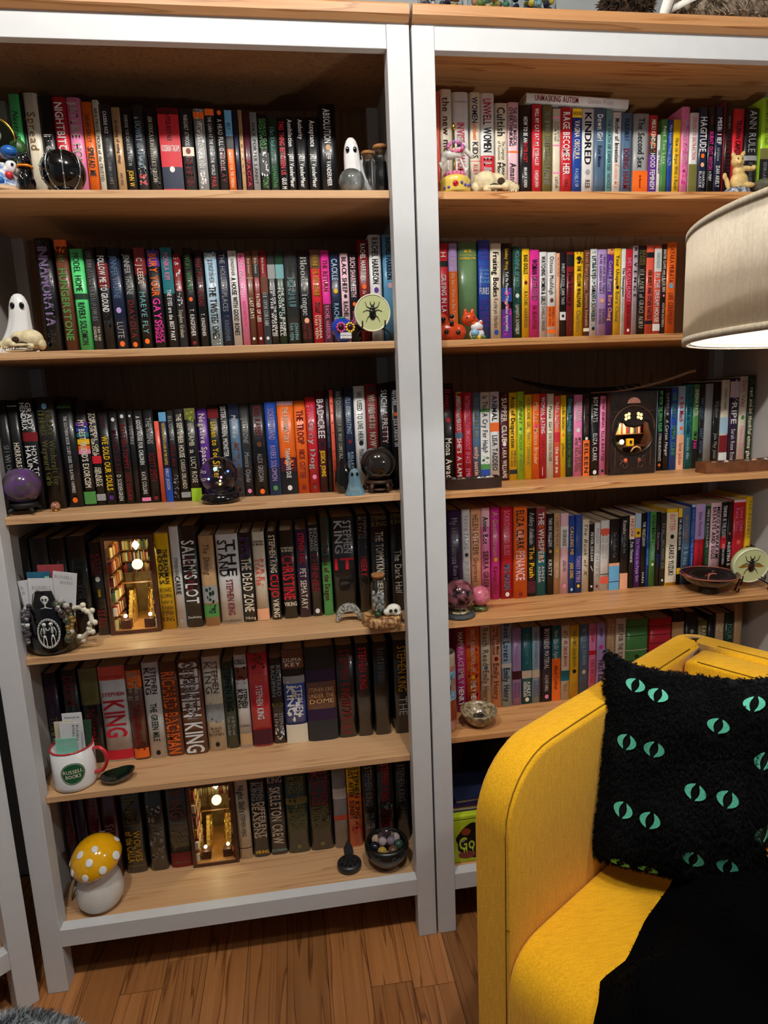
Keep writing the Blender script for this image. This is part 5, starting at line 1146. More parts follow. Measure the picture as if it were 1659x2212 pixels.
MB().tube([(a, -.0014, b) for a, b in ((-.015, 0), (.015, 0), (.025, .072), (.016, .104), (-.016, .104), (-.025, .072))], .0005, 5, True).build('gold_edge', mat('tan_quill', 'b08c66'), tt)
mb = MB().ball((0, -.0018, .085), 1, 14, 10, (.0085, .0015, .0085)).ball((0, -.0018, .0775), 1, 10, 8, (.005, .0013, .004)).tube([(0, -.0018, .075), (0, -.0018, .062)], .0012, 6)
for k in range(3): mb.tube([(-.010+.001*k, -.0018, .064-.004*k), (0, -.0018, .0675-.004*k), (.010-.001*k, -.0018, .064-.004*k)], .0010, 5)
mb.build('skeleton_print', PW2, tt)
for s in (-1, 1): MB().ball((s*.0033, -.0034, .0855), .0020, 8, 6).build('eye_print', BLACKM, tt)
MB().tube([(0, -.002, .099), (-.010, -.006, .108), (-.020, -.006, .098), (-.024, -.004, .075)], .0008, 6).build('cord', BLACKM, tt)
t = thing('crescent_stone', 'grey speckled crescent moon stone, points down, left fourth shelf', 'ornament', (-.168, .085, z+.0005))
pts = [(.030*math.cos(a), .004+.034*math.sin(a)+.010) for a in np.linspace(-.25, PI+.25, 26)]+[(.021*math.cos(a)*1.0, .0+.019*math.sin(a)+.010) for a in np.linspace(PI+.1, -.1, 22)]
mn = min(p[1] for p in pts); pts = [(a, b-mn) for a, b in pts]
bev(MB().prism(pts, -.008, .008, Matrix(((1, 0, 0, 0), (0, 0, -1, 0), (0, 1, 0, 0), (0, 0, 0, 1)))).build('crescent', mat('speckled_stone', 'b8b8b0', rough=.2, coat=.5, c2='4a4a46', nscale=230), t), .004, 3)
t = thing('log_slice', 'rough bark edged log slice, right end of the left fourth shelf', 'wood slice', (-.0945, .048, z))
MB().lathe([(.042, 0), (.045, .006), (.044, .020), (.041, .024)], 44, wob=lambda a, q: .07*math.sin(5*a)+.05*math.sin(11*a+2)+.03*math.sin(17*a)).build('slice', mat('agatised_bark', 'c7a06a', rough=.4, c2='6a3a20', nscale=110, noise=.3, bump=.8), t)
def crystals(t, r, h):
    rr = random.Random(2)
    for k in range(40):
        a = rr.random()*6.28; q = r*math.sqrt(rr.random())*.72; MB().ball((q*math.cos(a), q*math.sin(a), .004+h*.75*rr.random()), 1, 6, 4, (.0042, .0042, .0055), Matrix.Rotation(rr.random()*3, 3, 'X')).build('crystal_chip', mat('clear_quartz', 'dfe4e6', rough=.1, coat=.6, noise=.1), t)
jar('corked glass bottle filled with white quartz chips, standing on the log slice', -.1005, .050, z+.0245, .0185, .093, .01, crystals)
sphere('stone_sphere', 'tiny dark green stone ball in front of the quartz bottle', 'sphere', -.1085, .0205, z+.0245, .0075, mat('dark_green_stone', '1f3a1c', rough=.1, coat=.8))
t = thing('small_skull', 'small white rodent skull on the log slice', 'skull', (-.0705, .030, z+.0245), 0)
blob('cranium', [ell((0, 0, .013), .017, .013, .013), ell((-.014, -.003, .009), .010, .008, .008), ell((.006, -.002, .006), .012, .010, .006)], mat('white_bone', 'e4e2d6', rough=.5, noise=.15, nscale=150, bump=.3), t, .0013, 2)
for dx in (-.008, .003): MB().ball((dx, -.0125, .014), 1, 10, 8, (.004, .0025, .0042)).build('eye_socket', HOLE, t)
z = S('R4')
t = thing('painted_bowl', 'black shallow bowl with red lizards on a low foot, right fourth shelf', 'bowl', (.735, .078, z))
MB().lathe([(.022, 0), (.026, .002), (.020, .012), (.030, .016), (.055, .030), (.0675, .045), (.069, .0475), (.066, .047), (.052, .034), (.028, .021), (.001, .018)], 56, cap=False).build('bowl_body', mat('black_lacquer', '17110f', rough=.22, coat=.5), t)
RL = mat('terracotta_line', 'a65a44', rough=.5)
MB().tube([(.068*math.cos(a), .068*math.sin(a), .0472) for a in np.linspace(0, 2*PI, 60)[:-1]], .0014, 8, True).build('rim_band', RL, t)
def bz(r): return float(np.interp(r, [.001, .028, .052, .066], [.018, .021, .034, .047]))+.0008
for s in (-1, 1):
    L2 = [(s*(.012+.034*q)-.004, .012+.026*math.sin(q*2.4)) for q in np.linspace(0, 1, 12)]
    mb = MB().tube([(a, b, bz(math.hypot(a, b))) for a, b in L2], [.0006, .0008, .001, .0014, .002, .0026, .0028, .0024, .0016, .002, .002, .001], 6)
    for q in (5, 8):
        for e in (-1, 1): a, b = L2[q]; mb.tube([(a, b, bz(math.hypot(a, b))), (a+e*.006, b+.005, bz(math.hypot(a+e*.006, b+.005))), (a+e*.009, b+.001, bz(math.hypot(a+e*.009, b+.001)))], .0008, 5)
    mb.build('lizard_motif', RL, t)
for k in range(3): a = -1.3+k*.12; MB().tube([(q*math.cos(a), q*math.sin(a), float(np.interp(q, [.030, .055, .0675], [.016, .030, .045]))-.0002) for q in (.032, .04, .05, .06)], .0022, 6).build('side_stripe', mat('olive_line', '6a5a24', rough=.4), t)
beetle('round pale disc with a winged brown beetle on a black iron easel, right fourth shelf', .8375, .070, z, .0455, -.12, .12, True, .064)
t = thing('crystal_sphere', 'large pink and black rhodonite sphere on a dark slate disc, right bookcase', 'sphere', (.0905, .066, z))
MB().lathe([(.037, 0), (.038, .003), (.037, .008), (.034, .009)], 36).build('slate_disc', mat('grey_slate', '4c4e50', rough=.7, noise=.4, nscale=80, bump=.6), t)
MB().lathe([(.022, .0092), (.026, .011), (.022, .014), (.014, .015)], 30).build('bone_ring', mat('cream_inlay', 'd8c89a', rough=.4, c2='1c1814', nscale=120), t)
MB().ball((0, 0, .0505), .0365, 40, 24).build('ball', mat('rhodonite', '9a5a66', rough=.07, coat=1, c2='0c090a', nscale=55), t)
t = thing('crystal_sphere', 'small speckled pink sphere on a mossy green ring, right fourth shelf', 'sphere', (.1495, .094, z))
MB().lathe([(.017, 0), (.020, .003), (.020, .008), (.014, .012)], 28).build('ring_stand', mat('moss_agate', '5c6a34', rough=.15, coat=.6, c2='2c2a1c', nscale=120), t)
MB().ball((0, 0, .0345), .0245, 36, 22).build('ball', mat('pink_speckled_stone', 'dc7890', rough=.08, coat=1, c2='b85a6c', nscale=110), t)
# --- fifth shelves
z = S('L5')
t = thing('enamel_mug', 'white mug with red rim and green RUSSELL BOOKS badge, left fifth shelf', 'mug', (-.805, .0735, z)); t.scale = (1.12, 1.12, 1.12)
r2 = .0405
MB().lathe([(r2*.88, 0), (r2*.98, .003), (r2, .010), (r2, .082), (r2*.95, .083), (r2*.94, .012), (.001, .008)], 48, cap=False).add([(r2*.88*math.cos(2*PI*k/48), r2*.88*math.sin(2*PI*k/48), 0) for k in range(48)], [tuple(reversed(range(48)))]).build('mug_body', WHT, t)
RE = mat('red_enamel', 'c4262c', rough=.2, coat=.5)
MB().tube([((r2-.001)*math.cos(a), (r2-.001)*math.sin(a), .083) for a in np.linspace(0, 2*PI, 48)[:-1]], .0019, 8, True).build('rim', RE, t)
hp = [(r2-.001, -.004, .072), (r2+.014, -.010, .078), (r2+.027, -.014, .066), (r2+.028, -.014, .046), (r2+.016, -.011, .026), (r2-.001, -.006, .022)]
from mathutils.geometry import interpolate_bezier
cv = []
for i in range(len(hp)-1):
    for q in range(4): cv.append(Vector(hp[i]).lerp(Vector(hp[i+1]), q/4))
cv.append(Vector(hp[-1]))
for _ in range(3): cv = [cv[0]]+[(cv[i-1]+cv[i]*2+cv[i+1])/4 for i in range(1, len(cv)-1)]+[cv[-1]]
MB().tube([(v.x, v.y, v.z) for v in cv], .0038, 10).build('handle', RE, t)
bd = [onmug(.0225*math.cos(a)+.010, .041+.0225*math.sin(a), r2, .0003) for a in np.linspace(0, 2*PI, 40)[:-1]]
mb = MB(); K = 8; vs = [onmug(.010, .041, r2, .0004)]
for j in range(1, K+1): vs += [onmug(.0225*j/K*math.cos(a)+.010, .041+.0225*j/K*math.sin(a), r2, .0004) for a in np.linspace(0, 2*PI, 41)[:-1]]
fs = [(0, 1+k, 1+(k+1) % 40) for k in range(40)]+[(1+j*40+k, 1+(j+1)*40+k, 1+(j+1)*40+(k+1) % 40, 1+j*40+(k+1) % 40) for j in range(K-1) for k in range(40)]
mb.add(vs, fs, True).build('green_badge', mat('badge_green', '1c5a38', rough=.35), t)
rows = []
for tx, zz, ln, hh in (('RUSSELL', .046, .035, .0078), ('BOOKS', .036, .027, .0078)):
    v, f = text_mesh(tx, ln, hh, 's'); rows.append((v+np.array([.010-ln/2, zz]), f))
lettering('lettering', rows, ink('cr'), t, lambda q: [onmug(a, b, r2, .0009) for a, b in q.tolist()])
MB().tube([onmug(.0205*math.cos(a)+.010, .041+.0205*math.sin(a), r2, .0007) for a in np.linspace(0, 2*PI, 40)[:-1]], .0003, 4, True).build('badge_ring', ink('cr'), t)
zc = z+.024
KC = mat('cream_card', 'd6ccb0', rough=.7, noise=.05)
card('cream ticket card at the back left of the white mug', 'paper_card', (-.816, .070, zc), .040, .133, .07, .04, KC, [('MOBIUS BOOK CLUB READING', -.006, .118, .075, .003, 'gy', 1)])
card('white card reading RUSSELL BOOKS sideways, in the white mug', 'paper_card', (-.806, .0615, zc), .043, .134, .08, .09, CW, [('RUSSELL', .015, .128, .040, .0055, 'ch', 1), ('BOOKS', .007, .128, .028, .0055, 'ch', 1), ('MERMAID TALES', .011, .085, .05, .004, 'gy', 1)])
card('tall white card with blue script standing highest in the white mug', 'paper_card', (-.798, .075, zc), .042, .148, .06, .03, CW, [("Kennys.ie", 0, .138, .030, .006, 'nv', 0)])
card('small blue and mint ghost story card at the front of the white mug', 'bookmark', (-.8085, .0530, zc+.026), .044, .074, .10, .05, CM, [('R.L. STINE', .001, .060, .022, .0045, 'cr', 0)])
card('dark green card behind the right side cards in the white mug', 'paper_card', (-.787, .082, zc), .034, .125, .05, .10, mat('forest_card', '2c4a34', rough=.6))
t = thing('stone_dish', 'dark green polished leaf shaped stone dish, left fifth shelf', 'dish', (-.716, .062, z), .12)
vs = []; n = 36; K = 6
prof = [(.35, 0), (.75, .004), (.97, .013), (1, .016), (.94, .0155), (.70, .008), (.0, .005)]
for r, zz in prof:
    for k in range(n):
        a = 2*PI*k/n; rr2 = .041*(1+.10*math.cos(a)-.08*math.cos(2*a)); vs.append((r*rr2*math.cos(a), r*rr2*math.sin(a)*.62, zz+(.008*r*math.cos(a) if math.cos(a) > 0 else 0)))
MB().add(vs, [(i*n+k, i*n+(k+1) % n, (i+1)*n+(k+1) % n, (i+1)*n+k) for i in range(len(prof)-1) for k in range(n)]+[tuple(reversed(range(n)))], True).build('dish_body', mat('dark_jade', '12241a', rough=.08, coat=1, noise=.3, nscale=50), t)
z = S('R5')
t = thing('ceramic_bowl', 'small speckled cream bowl holding pebbles, right fifth shelf', 'bowl', (.136, .073, z))
MB().lathe([(.014, 0), (.020, .002), (.034, .016), (.044, .034), (.0455, .041), (.0435, .041), (.040, .032), (.030, .016), (.014, .008), (.001, .007)], 48, cap=False).add([(.014*math.cos(2*PI*k/24), .014*math.sin(2*PI*k/24), 0) for k in range(24)], [tuple(reversed(range(24)))]).build('bowl_body', mat('speckled_cream_glaze', 'b8a684', rough=.25, coat=.5, c2='6a5a42', nscale=120), t)
for k, (px, py, pz, s) in enumerate(((0, 0, .016, .013), (.010, .006, .020, .007), (-.014, -.004, .017, .009), (.003, -.003, .030, .006), (-.004, .010, .020, .008))):
    MB().ball((px, py, pz), 1, 12, 8, (s, s*.8, s*.55)).build('pebble', mat('dark_pebble', '3c342c', rough=.2, coat=.4, noise=.3), t)
t = thing('prayer_candle', 'tall glass prayer candle with a printed portrait, left end of the right fifth shelf', 'candle', (.0535, .0735, z))
MB().lathe([(.022, 0), (.0258, .004), (.0258, .186), (.0245, .198), (.0235, .198), (.0240, .010), (.001, .006)], 40, cap=False).build('glass', mat('candle_glass', 'cdbfa8', rough=.05, trans=.25, coat=1, noise=.1, nscale=20), t)
MB().lathe([(.0236, .008), (.0236, .165), (.001, .166)], 32).build('wax', mat('red_wax', 'a8643c', rough=.5, noise=.1), t)
def sleeve(z0, z1, c, nm, r=.0262, a0=-PI, a1=.5):
    A = np.linspace(a0, a1, 24); vs = [(r*math.cos(a), r*math.sin(a), q) for q in (z0, z1) for a in A]
    MB().add(vs, [(i, i+1, 25+i-1+0, 24+i) if 0 else (i, i+1, 24+i+1, 24+i) for i in range(23)], True).build(nm, mat('candle_print_'+c, c, rough=.4, noise=.2, nscale=60), t)
sleeve(.012, .030, 'c08878', 'label_band'); sleeve(.030, .082, '9c4420', 'printed_robe'); sleeve(.082, .155, '8cc0dc', 'printed_sky'); sleeve(.155, .168, 'c07a70', 'label_band')
for (c, nm, pz, sx, sz2, yy) in (('2c1810', 'printed_hair', .118, .013, .030, .0264), ('b07a5c', 'printed_face', .122, .008, .017, .0270)):
    vs = []
    for a in np.linspace(0, 2*PI, 25)[:-1]:
        q = -.95+sx*math.cos(a)/.0262; vs.append((yy*math.cos(q), yy*math.sin(q), pz+sz2*math.sin(a)))
    MB().add(vs, [tuple(range(24))]).build(nm, mat('candle_print_'+c, c, rough=.4), t)
# --- bottom shelves
z = S('L6')
t = thing('mushroom_lamp', 'yellow capped white spotted mushroom lamp, left bottom shelf', 'lamp', (-.785, .0725, z)); t.scale = (.90, .90, .93)
ms = mat('white_ceramic', 'dcd9d2', rough=.35, coat=.2, noise=.03)
MB().lathe([(.030, 0), (.044, .004), (.055, .020), (.058, .042), (.054, .068), (.044, .092), (.034, .108), (.026, .118)], 48).build('stem', ms, t)
Mc = Matrix.Translation((.006, -.004, .118)) @ Matrix.Rotation(-.20, 4, 'Y') @ Matrix.Rotation(.20, 4, 'X')
CP = [(.020, .008), (.050, .000), (.060, .003), (.0635, .012), (.062, .026), (.053, .045), (.036, .060), (.018, .067), (.0005, .069)]
mb = MB().lathe(CP, 48, cap=False); mb.v = [tuple(Mc @ Vector(v)) for v in mb.v]; mb.build('cap', mat('yellow_glaze', 'f2b212', rough=.12, coat=.7, noise=.04), t)
def cap_pt(a, q):
    rs = [c[0] for c in CP[2:]]; zs = [c[1] for c in CP[2:]]
    i = q*(len(rs)-1); k = int(min(i, len(rs)-2)); f_ = i-k; return (rs[k]+(rs[k+1]-rs[k])*f_, zs[k]+(zs[k+1]-zs[k])*f_)
for a, q, sr in ((-1.75, .30, .0085), (-1.05, .30, .0095), (-.35, .32, .0105), (-2.45, .36, .0085), (-1.45, .56, .0092), (-.85, .74, .0085), (-2.2, .72, .0095), (-3.0, .4, .009), (.4, .4, .009), (1.3, .5, .009), (2.2, .45, .009)):
    r0, z0_ = cap_pt(a, q); C0 = Vector((r0*math.cos(a), r0*math.sin(a), z0_)); nrm = Vector((r0*math.cos(a), r0*math.sin(a), (z0_-.005)*1.35)).normalized()
    tx = nrm.cross(Vector((0, 0, 1))).normalized(); ty = nrm.cross(tx)
    mb = MB().ball((0, 0, 0), 1, 20, 8, (sr, sr*1.05, .0016), Matrix((tx, ty, nrm)).transposed()); mb.v = [tuple(Mc @ (Vector(v)+C0+nrm*.0004)) for v in mb.v]
    mb.build('white_spot', WHT, t)
MB().tube([(-.046, .02, .090), (-.070, .03, .060), (-.082, .02, .012), (-.088, .06, .004), (-.07, .1, .004)], .0022, 8).build('power_cord', mat('white_cord', 'd2d2ce', rough=.5), t)
t = thing('grave_figurine', 'small dark round stone base with a spiked tomb, left bottom shelf', 'figurine', (-.200, .078, z))
DS = mat('dark_grey_resin', '26282a', rough=.35, noise=.3, nscale=70, coat=.2)
MB().lathe([(.027, 0), (.030, .003), (.030, .012), (.026, .016), (.020, .018)], 36).build('base', DS, t)
MB().prism([(-.009, -.008), (.009, -.008), (.009, .008), (-.009, .008)], .018, .044).build('tomb', DS, t)
MB().add([(-.012, -.011, .044), (.012, -.011, .044), (.012, .011, .044), (-.012, .011, .044), (0, 0, .078)], [(0, 1, 4), (1, 2, 4), (2, 3, 4), (3, 0, 4), (3, 2, 1, 0)]).build('spire', DS, t)
for k in range(5): a = -2.6+k*.55; MB().tube([(.021*math.cos(a), .021*math.sin(a), .016), (.023*math.cos(a), .023*math.sin(a), .030), (.020*math.cos(a), .020*math.sin(a), .036)], [.0028, .0018, .0004], 6).build('spike', DS, t)
t = thing('carved_bowl', 'black carved stone bowl, right end of the left bottom shelf', 'bowl', (-.1055, .073, z))
MB().lathe([(.026, 0), (.030, .004), (.036, .012), (.049, .030), (.055, .046), (.054, .058), (.050, .064), (.045, .064), (.047, .050), (.040, .030), (.020, .016), (.001, .014)], 56, cap=False).add([(.026*math.cos(2*PI*k/32), .026*math.sin(2*PI*k/32), 0) for k in range(32)], [tuple(reversed(range(32)))]).build('bowl_body', mat('black_soapstone', '141614', rough=.3, coat=.3, noise=.2), t)
for k in range(9):
    a = 2*PI*k/9; P = []
    for q in np.linspace(0, 5, 16): P.append(((.0555)*math.cos(a+.10*math.cos(q)*(1-q/7)), .0555*math.sin(a+.10*math.cos(q)*(1-q/7)), .048+.0075*math.sin(q)*(1-q/7)))
    MB().tube(P, .0006, 5).build('carved_scroll', mat('carved_line', '5c6258', rough=.6), t)
MC = [('b8a8b0', 'pale mauve'), ('8a7a8a', 'dusty violet'), ('3a2c34', 'dark plum'), ('e0e0e2', 'clear white'), ('d87a34', 'orange'), ('8cb46a', 'light green'), ('c8a890', 'beige'), ('1c2030', 'dark blue'), ('b89a3c', 'gold'), ('6a4a3c', 'brown'), ('3c5a4a', 'deep green'), ('c8b8b8', 'rose grey'), ('9a8a7a', 'taupe'), ('5a4c5c', 'smoky purple')]
rr = random.Random(8); pos = []
tries = 0
lay = [(.020, .036, 5), (.0305, .054, 7), (.014, .069, 4), (.0005, .086, 1)]
for rad, zz, cnt in lay:
    for k in range(cnt): a = 2*PI*k/cnt+rad*50; pos.append((rad*math.cos(a), rad*math.sin(a), zz, (.0122 if cnt == 7 else .0112 if cnt == 5 else .0105 if cnt == 4 else .0125)))
wh = ['front', 'back', 'left side', 'right side']
used = Counter()
for k, (px, py, pz, r) in enumerate(pos):
    c, nm = MC[k % 14]; side = ('front' if py < -.008 else 'back' if py > .008 else 'middle')+(' left' if px < -.008 else ' right' if px > .008 else ' centre')
    lay_n = 'lowest' if pz < .04 else 'lower' if pz < .055 else 'upper' if pz < .07 else 'topmost'
    sphere('marble', nm+' crystal marble, '+side+' of the '+lay_n+' layer in the black bowl', 'marble', -.1055+px, .073+py, z+pz-r, r, mat('marble_'+c, c, rough=.06, coat=1, noise=.35, nscale=70), 'crystal marbles in the black carved bowl')
z = S('R6')
t = thing('lime_tin', 'lime green box with dripping letters on the right bottom shelf', 'box', (.118, .098, z))
LG2 = mat('lime_tin_paint', 'b9cf2c', rough=.3, noise=.08)
bev(MB().box(-.062, .062, -.060, .08, 0, .118).build('tin_body', LG2, t), .003); bev(MB().box(-.0635, .0635, -.0615, .0815, .1182, .130).build('lid', LG2, t), .003)
vs = [(-.002+.052*math.cos(a)*(1+.05*math.sin(9*a)), -.0604, .060+.047*math.sin(a)*(1+.06*math.sin(7*a+1))) for a in np.linspace(0, 2*PI, 61)[:-1]]
MB().add(vs, [tuple(range(60))]).build('dark_panel', mat('dark_print', '1a0f0c', rough=.4, noise=.2), t)
for (a, b, c, dd, e) in ((-.03, .085, .012, .010, '8a3a1c'), (-.028, .022, .022, .010, '7c2c20'), (-.038, .062, .006, .005, '8a8c8a')): MB().add([(a+c*math.cos(q), -.0609, b+dd*math.sin(q)) for q in np.linspace(0, 2*PI, 21)[:-1]], [tuple(range(20))]).build('printed_shape', mat('print_shape_'+e, e, rough=.4), t)
v, f = text_mesh('Go', .040, .034, 'b'); lettering('lettering', [(v+np.array([-.048, .055]), f)], mat('lime_print', 'b6cc34', rough=.4), t, lambda q: [(a, -.0614, b) for a, b in q.tolist()])
for q in (-.036, -.030, -.014): MB().tube([(q, -.0612, .040), (q+.002, -.0612, .024)], [.002, .0005], 6).build('letter_drip', mat('lime_print', 'b6cc34'), t)
def flatbook(label, x, y, z0, w, d, h, c, ba):
    t = thing('hardback_book', label, 'book', (x, y, z0), ba)
    for q in (0, h-.0025): MB().box(-w/2, w/2, 0, d, q, q+.0025).build('board', cover_mat(c), t)
    MB().box(-w/2, -w/2+.003, 0, d, .0026, h-.0026).build('spine', cover_mat(c), t); MB().box(-w/2+.0032, w/2-.003, .003, d-.003, .0027, h-.0027).build('page_block', PAGES, t); return t
flatbook('dark purple book lying flat on the lime box, right bottom shelf', .118, .052, z+.1306, .120, .15, .014, 'dp', 0)
flatbook('navy book lying flat on the purple one, right bottom shelf', .124, .062, z+.1450, .110, .14, .012, 'nv', .03)
t = thing('black_bag', 'soft black bag slumped at the back of the right bottom shelf', 'bag', (.20, .262, z+.001))
blob('bag_body', [ell((0, 0, .09), .07, .06, .09), ell((.01, .01, .17), .06, .05, .08), ell((-.03, -.01, .06), .05, .05, .06)], mat('black_cloth', '141416', rough=.9, noise=.3, nscale=120, bump=.4), t, .006, 4)
MB().tube([(-.06, -.03, .14), (-.05, -.055, .19), (-.01, -.06, .215), (.03, -.05, .20)], .005, 8).build('strap', mat('black_cloth', '141416'), t)
# --- things on top of the right bookcase
z = 2.0262
JC = [['8a7a9c', 'd8c8d0', '4a4a66', 'c8a86a'], ['a8cc7a', 'e0d47a', 'e8b898', '5a9c8a'], ['1f5c8c', 'e4cf5c', '2c3454', '8cb8c8']]
for k, (px, lb) in enumerate(((.072, 'glass jar of lilac and grey candy stars, leftmost on top of the bookcase'), (.172, 'glass jar of green and peach candy stars, middle of the three'), (.262, 'glass jar of blue and yellow candy stars, rightmost of the three'))):
    t = thing('glass_jar', lb, 'jar', (px, .040, z), 0, 'jars on top of the right bookcase')
    MB().lathe([(.040, 0), (.0445, .003), (.0445, .11), (.038, .12), (.036, .12), (.0425, .108), (.0425, .005), (.001, .003)], 36, cap=False).build('glass', mat('clear_jar_glass', 'f4f8f8', rough=.02, trans=1, ior=1.12), t)
    MB().lathe([(.040, .1205), (.041, .124), (.041, .136), (.036, .139)], 30).build('lid', WHT, t)
    rr = random.Random(k)
    for q in range(110):
        a = rr.random()*6.28; rad = .034*math.sqrt(rr.random()) if q % 2 else .034; c = JC[k][rr.randrange(4)]
        MB().ball((rad*math.cos(a), rad*math.sin(a), .008+.010*(q // 10)), 1, 6, 4, (.007, .007, .006), Matrix.Rotation(rr.random()*3, 3, 'X')).build('candy_star', mat('candy_'+c, c, rough=.5), t)
def fur(name, pts, nrm, ln, wd, m, parent, n, seed, tilt=.6, down=0):
    """short tapering tufts on a surface given as points + normals"""
    rng = np.random.default_rng(seed); idx = rng.integers(0, len(pts), n); P = np.array(pts)[idx]; N = np.array(nrm)[idx]
    P = P+rng.normal(size=P.shape)*wd*1.0; D = N+rng.normal(size=N.shape)*tilt*.5; D[:, 2] -= down; D /= np.linalg.norm(D, axis=1)[:, None]
    L = ln*(.6+.7*rng.random(n))[:, None]; T = np.cross(D, rng.normal(size=D.shape)); T /= np.linalg.norm(T, axis=1)[:, None]
    A = P-T*wd; B = P+T*wd; E = P+D*L*.55+T*wd*.3; Cc = P+D*L-np.array([0, 0, 1])*L*.25
    V = np.stack([A, B, E, Cc], 1).reshape(-1, 3); k = np.arange(n)*4
    F = np.concatenate([np.stack([k, k+1, k+2], 1), np.stack([k, k+2, k+3], 1)])
    me = bpy.data.meshes.new(name); me.vertices.add(len(V)); me.vertices.foreach_set('co', V.ravel()); me.loops.add(F.size); me.loops.foreach_set('vertex_index', F.ravel())
    me.polygons.add(len(F)); me.polygons.foreach_set('loop_start', np.arange(len(F))*3); me.polygons.foreach_set('loop_total', np.full(len(F), 3)); me.update(); me.materials.append(m)
    o = bpy.data.objects.new(name, me); COL.objects.link(o); o.parent = parent; o['kind'] = 'stuff'; return o
def ell_pts(parts, n, seed):
    rng = np.random.default_rng(seed); P = []; N = []
    for c, s, M in parts:
        q = rng.normal(size=(n, 3)); q /= np.linalg.norm(q, axis=1)[:, None]; A = np.array(M)
        P.append(q*np.array(s) @ A.T+np.array(c)); nn = (q/np.array(s)) @ A.T; N.append(nn/np.linalg.norm(nn, axis=1)[:, None])
    return np.concatenate(P), np.concatenate(N)
for lb, px, parts, c, c2 in (('dark brown furry plush toy on top of the bookcase, left of the ribbon', .475, [ell((0, 0, .045), .045, .045, .045), ell((.02, .01, .10), .035, .035, .035)], '4a3524', '2c1f16'),
                             ('shaggy grey brown plush animal on top of the bookcase, at the right edge', .71, [ell((0, 0, .055), .13, .055, .055), ell((.11, .0, .05), .07, .05, .05), ell((-.07, -.01, .035), .06, .04, .035)], '9c8c78', '6a5c4c')):
    t = thing('plush_toy', lb, 'plush toy', (px, .070, z+.003)); m = mat('plush_'+c, c, rough=.95, c2=c2, nscale=70)
    blob('body', parts, m, t, .005, 3); P, N = ell_pts(parts, 400, 3); ok = P[:, 2] > .019; fur('fur', P[ok], N[ok], .016, .0014, m, t, 5000, 4, 1.2)
    if px > .6: MB().ball((.105, -.050, .018), 1, 16, 10, (.024, .014, .016)).build('paw', mat('pale_plush_paw', 'cdbf9c', rough=.9, noise=.1), t)
t = thing('ribbon', 'wide white ribbon beside the plush toys on top of the bookcase', 'ribbon', (.525, .012, z))
for a, b in (((0, 0, 0), (.018, .0, .07)), ((.012, .006, .018), (.085, .010, .050))):
    A, B = Vector(a), Vector(b); vs = []
    for i in range(9):
        q = i/8; p = A.lerp(B, q); wv = .012
        vs += [tuple(p+Vector((-wv*.8, .003*math.sin(q*6), wv*.3 if a[0] else 0))), tuple(p+Vector((wv, .004*math.cos(q*5), 0)))]
    o = MB().add(vs, [(2*i, 2*i+1, 2*i+3, 2*i+2) for i in range(8)], True).build('ribbon_tail', mat('white_ribbon', 'e4e2da', rough=.6, noise=.05), t); o.modifiers.new('t', 'SOLIDIFY').thickness = .0012


# ---------------------------------------------------------------- floor lamp
LX, LY, LZ0, LZ1, LR = .455, -.73, 1.346, 1.473, .282
t = thing('floor_lamp', 'arc floor lamp with a wide cream drum shade hanging over the yellow armchair', 'lamp', (LX, LY, 0))
def fabric(name, c, scale=420, rough=.9, bump=.35, c2=None, trans=0):
    if name in _mc: return _mc[name]
    m = bpy.data.materials.new(name); m.use_nodes = True; _mc[name] = m; nt = m.node_tree; N = nt.nodes.new; L = nt.links.new; b = nt.nodes['Principled BSDF']
    b.inputs['Roughness'].default_value = rough; b.inputs['Sheen Weight'].default_value = .15
    tc = N('ShaderNodeTexCoord'); outs = []
    for ax in (0, 2):
        mp = N('ShaderNodeMapping'); s = [scale, scale, scale]; s[ax] *= .10; mp.inputs['Scale'].default_value = s
        n = N('ShaderNodeTexNoise'); n.inputs['Scale'].default_value = 1; n.inputs['Detail'].default_value = 2
        L(tc.outputs['Object'], mp.inputs[0]); L(mp.outputs[0], n.inputs['Vector']); outs.append(n.outputs['Fac'])
    a = N('ShaderNodeMath'); a.operation = 'MULTIPLY'; L(outs[0], a.inputs[0]); L(outs[1], a.inputs[1])
    r = N('ShaderNodeValToRGB'); r.color_ramp.elements[0].position = .12; r.color_ramp.elements[1].position = .36
    r.color_ramp.elements[0].color = lin(c2 or c)+(1,); r.color_ramp.elements[1].color = lin(c)+(1,)
    L(a.outputs[0], r.inputs[0]); L(r.outputs[0], b.inputs['Base Color'])
    bp = N('ShaderNodeBump'); bp.inputs['Strength'].default_value = bump; bp.inputs['Distance'].default_value = .001
    L(a.outputs[0], bp.inputs['Height']); L(bp.outputs[0], b.inputs['Normal'])
    if trans:
        tr = N('ShaderNodeBsdfTranslucent'); tr.inputs['Color'].default_value = lin(c)+(1,); mx = N('ShaderNodeMixShader'); mx.inputs[0].default_value = trans
        L(b.outputs[0], mx.inputs[1]); L(tr.outputs[0], mx.inputs[2]); L(mx.outputs[0], nt.nodes['Material Output'].inputs[0])
    return m
SHF = fabric('linen_shade', 'f2e8d6', 300, .9, .3, 'dccfba', .38)
def ring(r0, r1, z0, z1, nm, m, n=96):
    MB().lathe([(r0, z0), (r1, z0), (r1, z1), (r0, z1), (r0, z0)], n, cap=False).build(nm, m, t)
ring(LR-.0015, LR, LZ0+.006, LZ1-.006, 'shade', SHF)
ring(LR-.0035, LR-.0017, LZ0+.002, LZ1-.002, 'lining', fabric('white_lining', 'f4f4f4', 300, .7, .1, 'f0f0f0', .5))
TRM = fabric('shade_trim', 'bfb29a', 300, .9, .3, 'ab9e86')
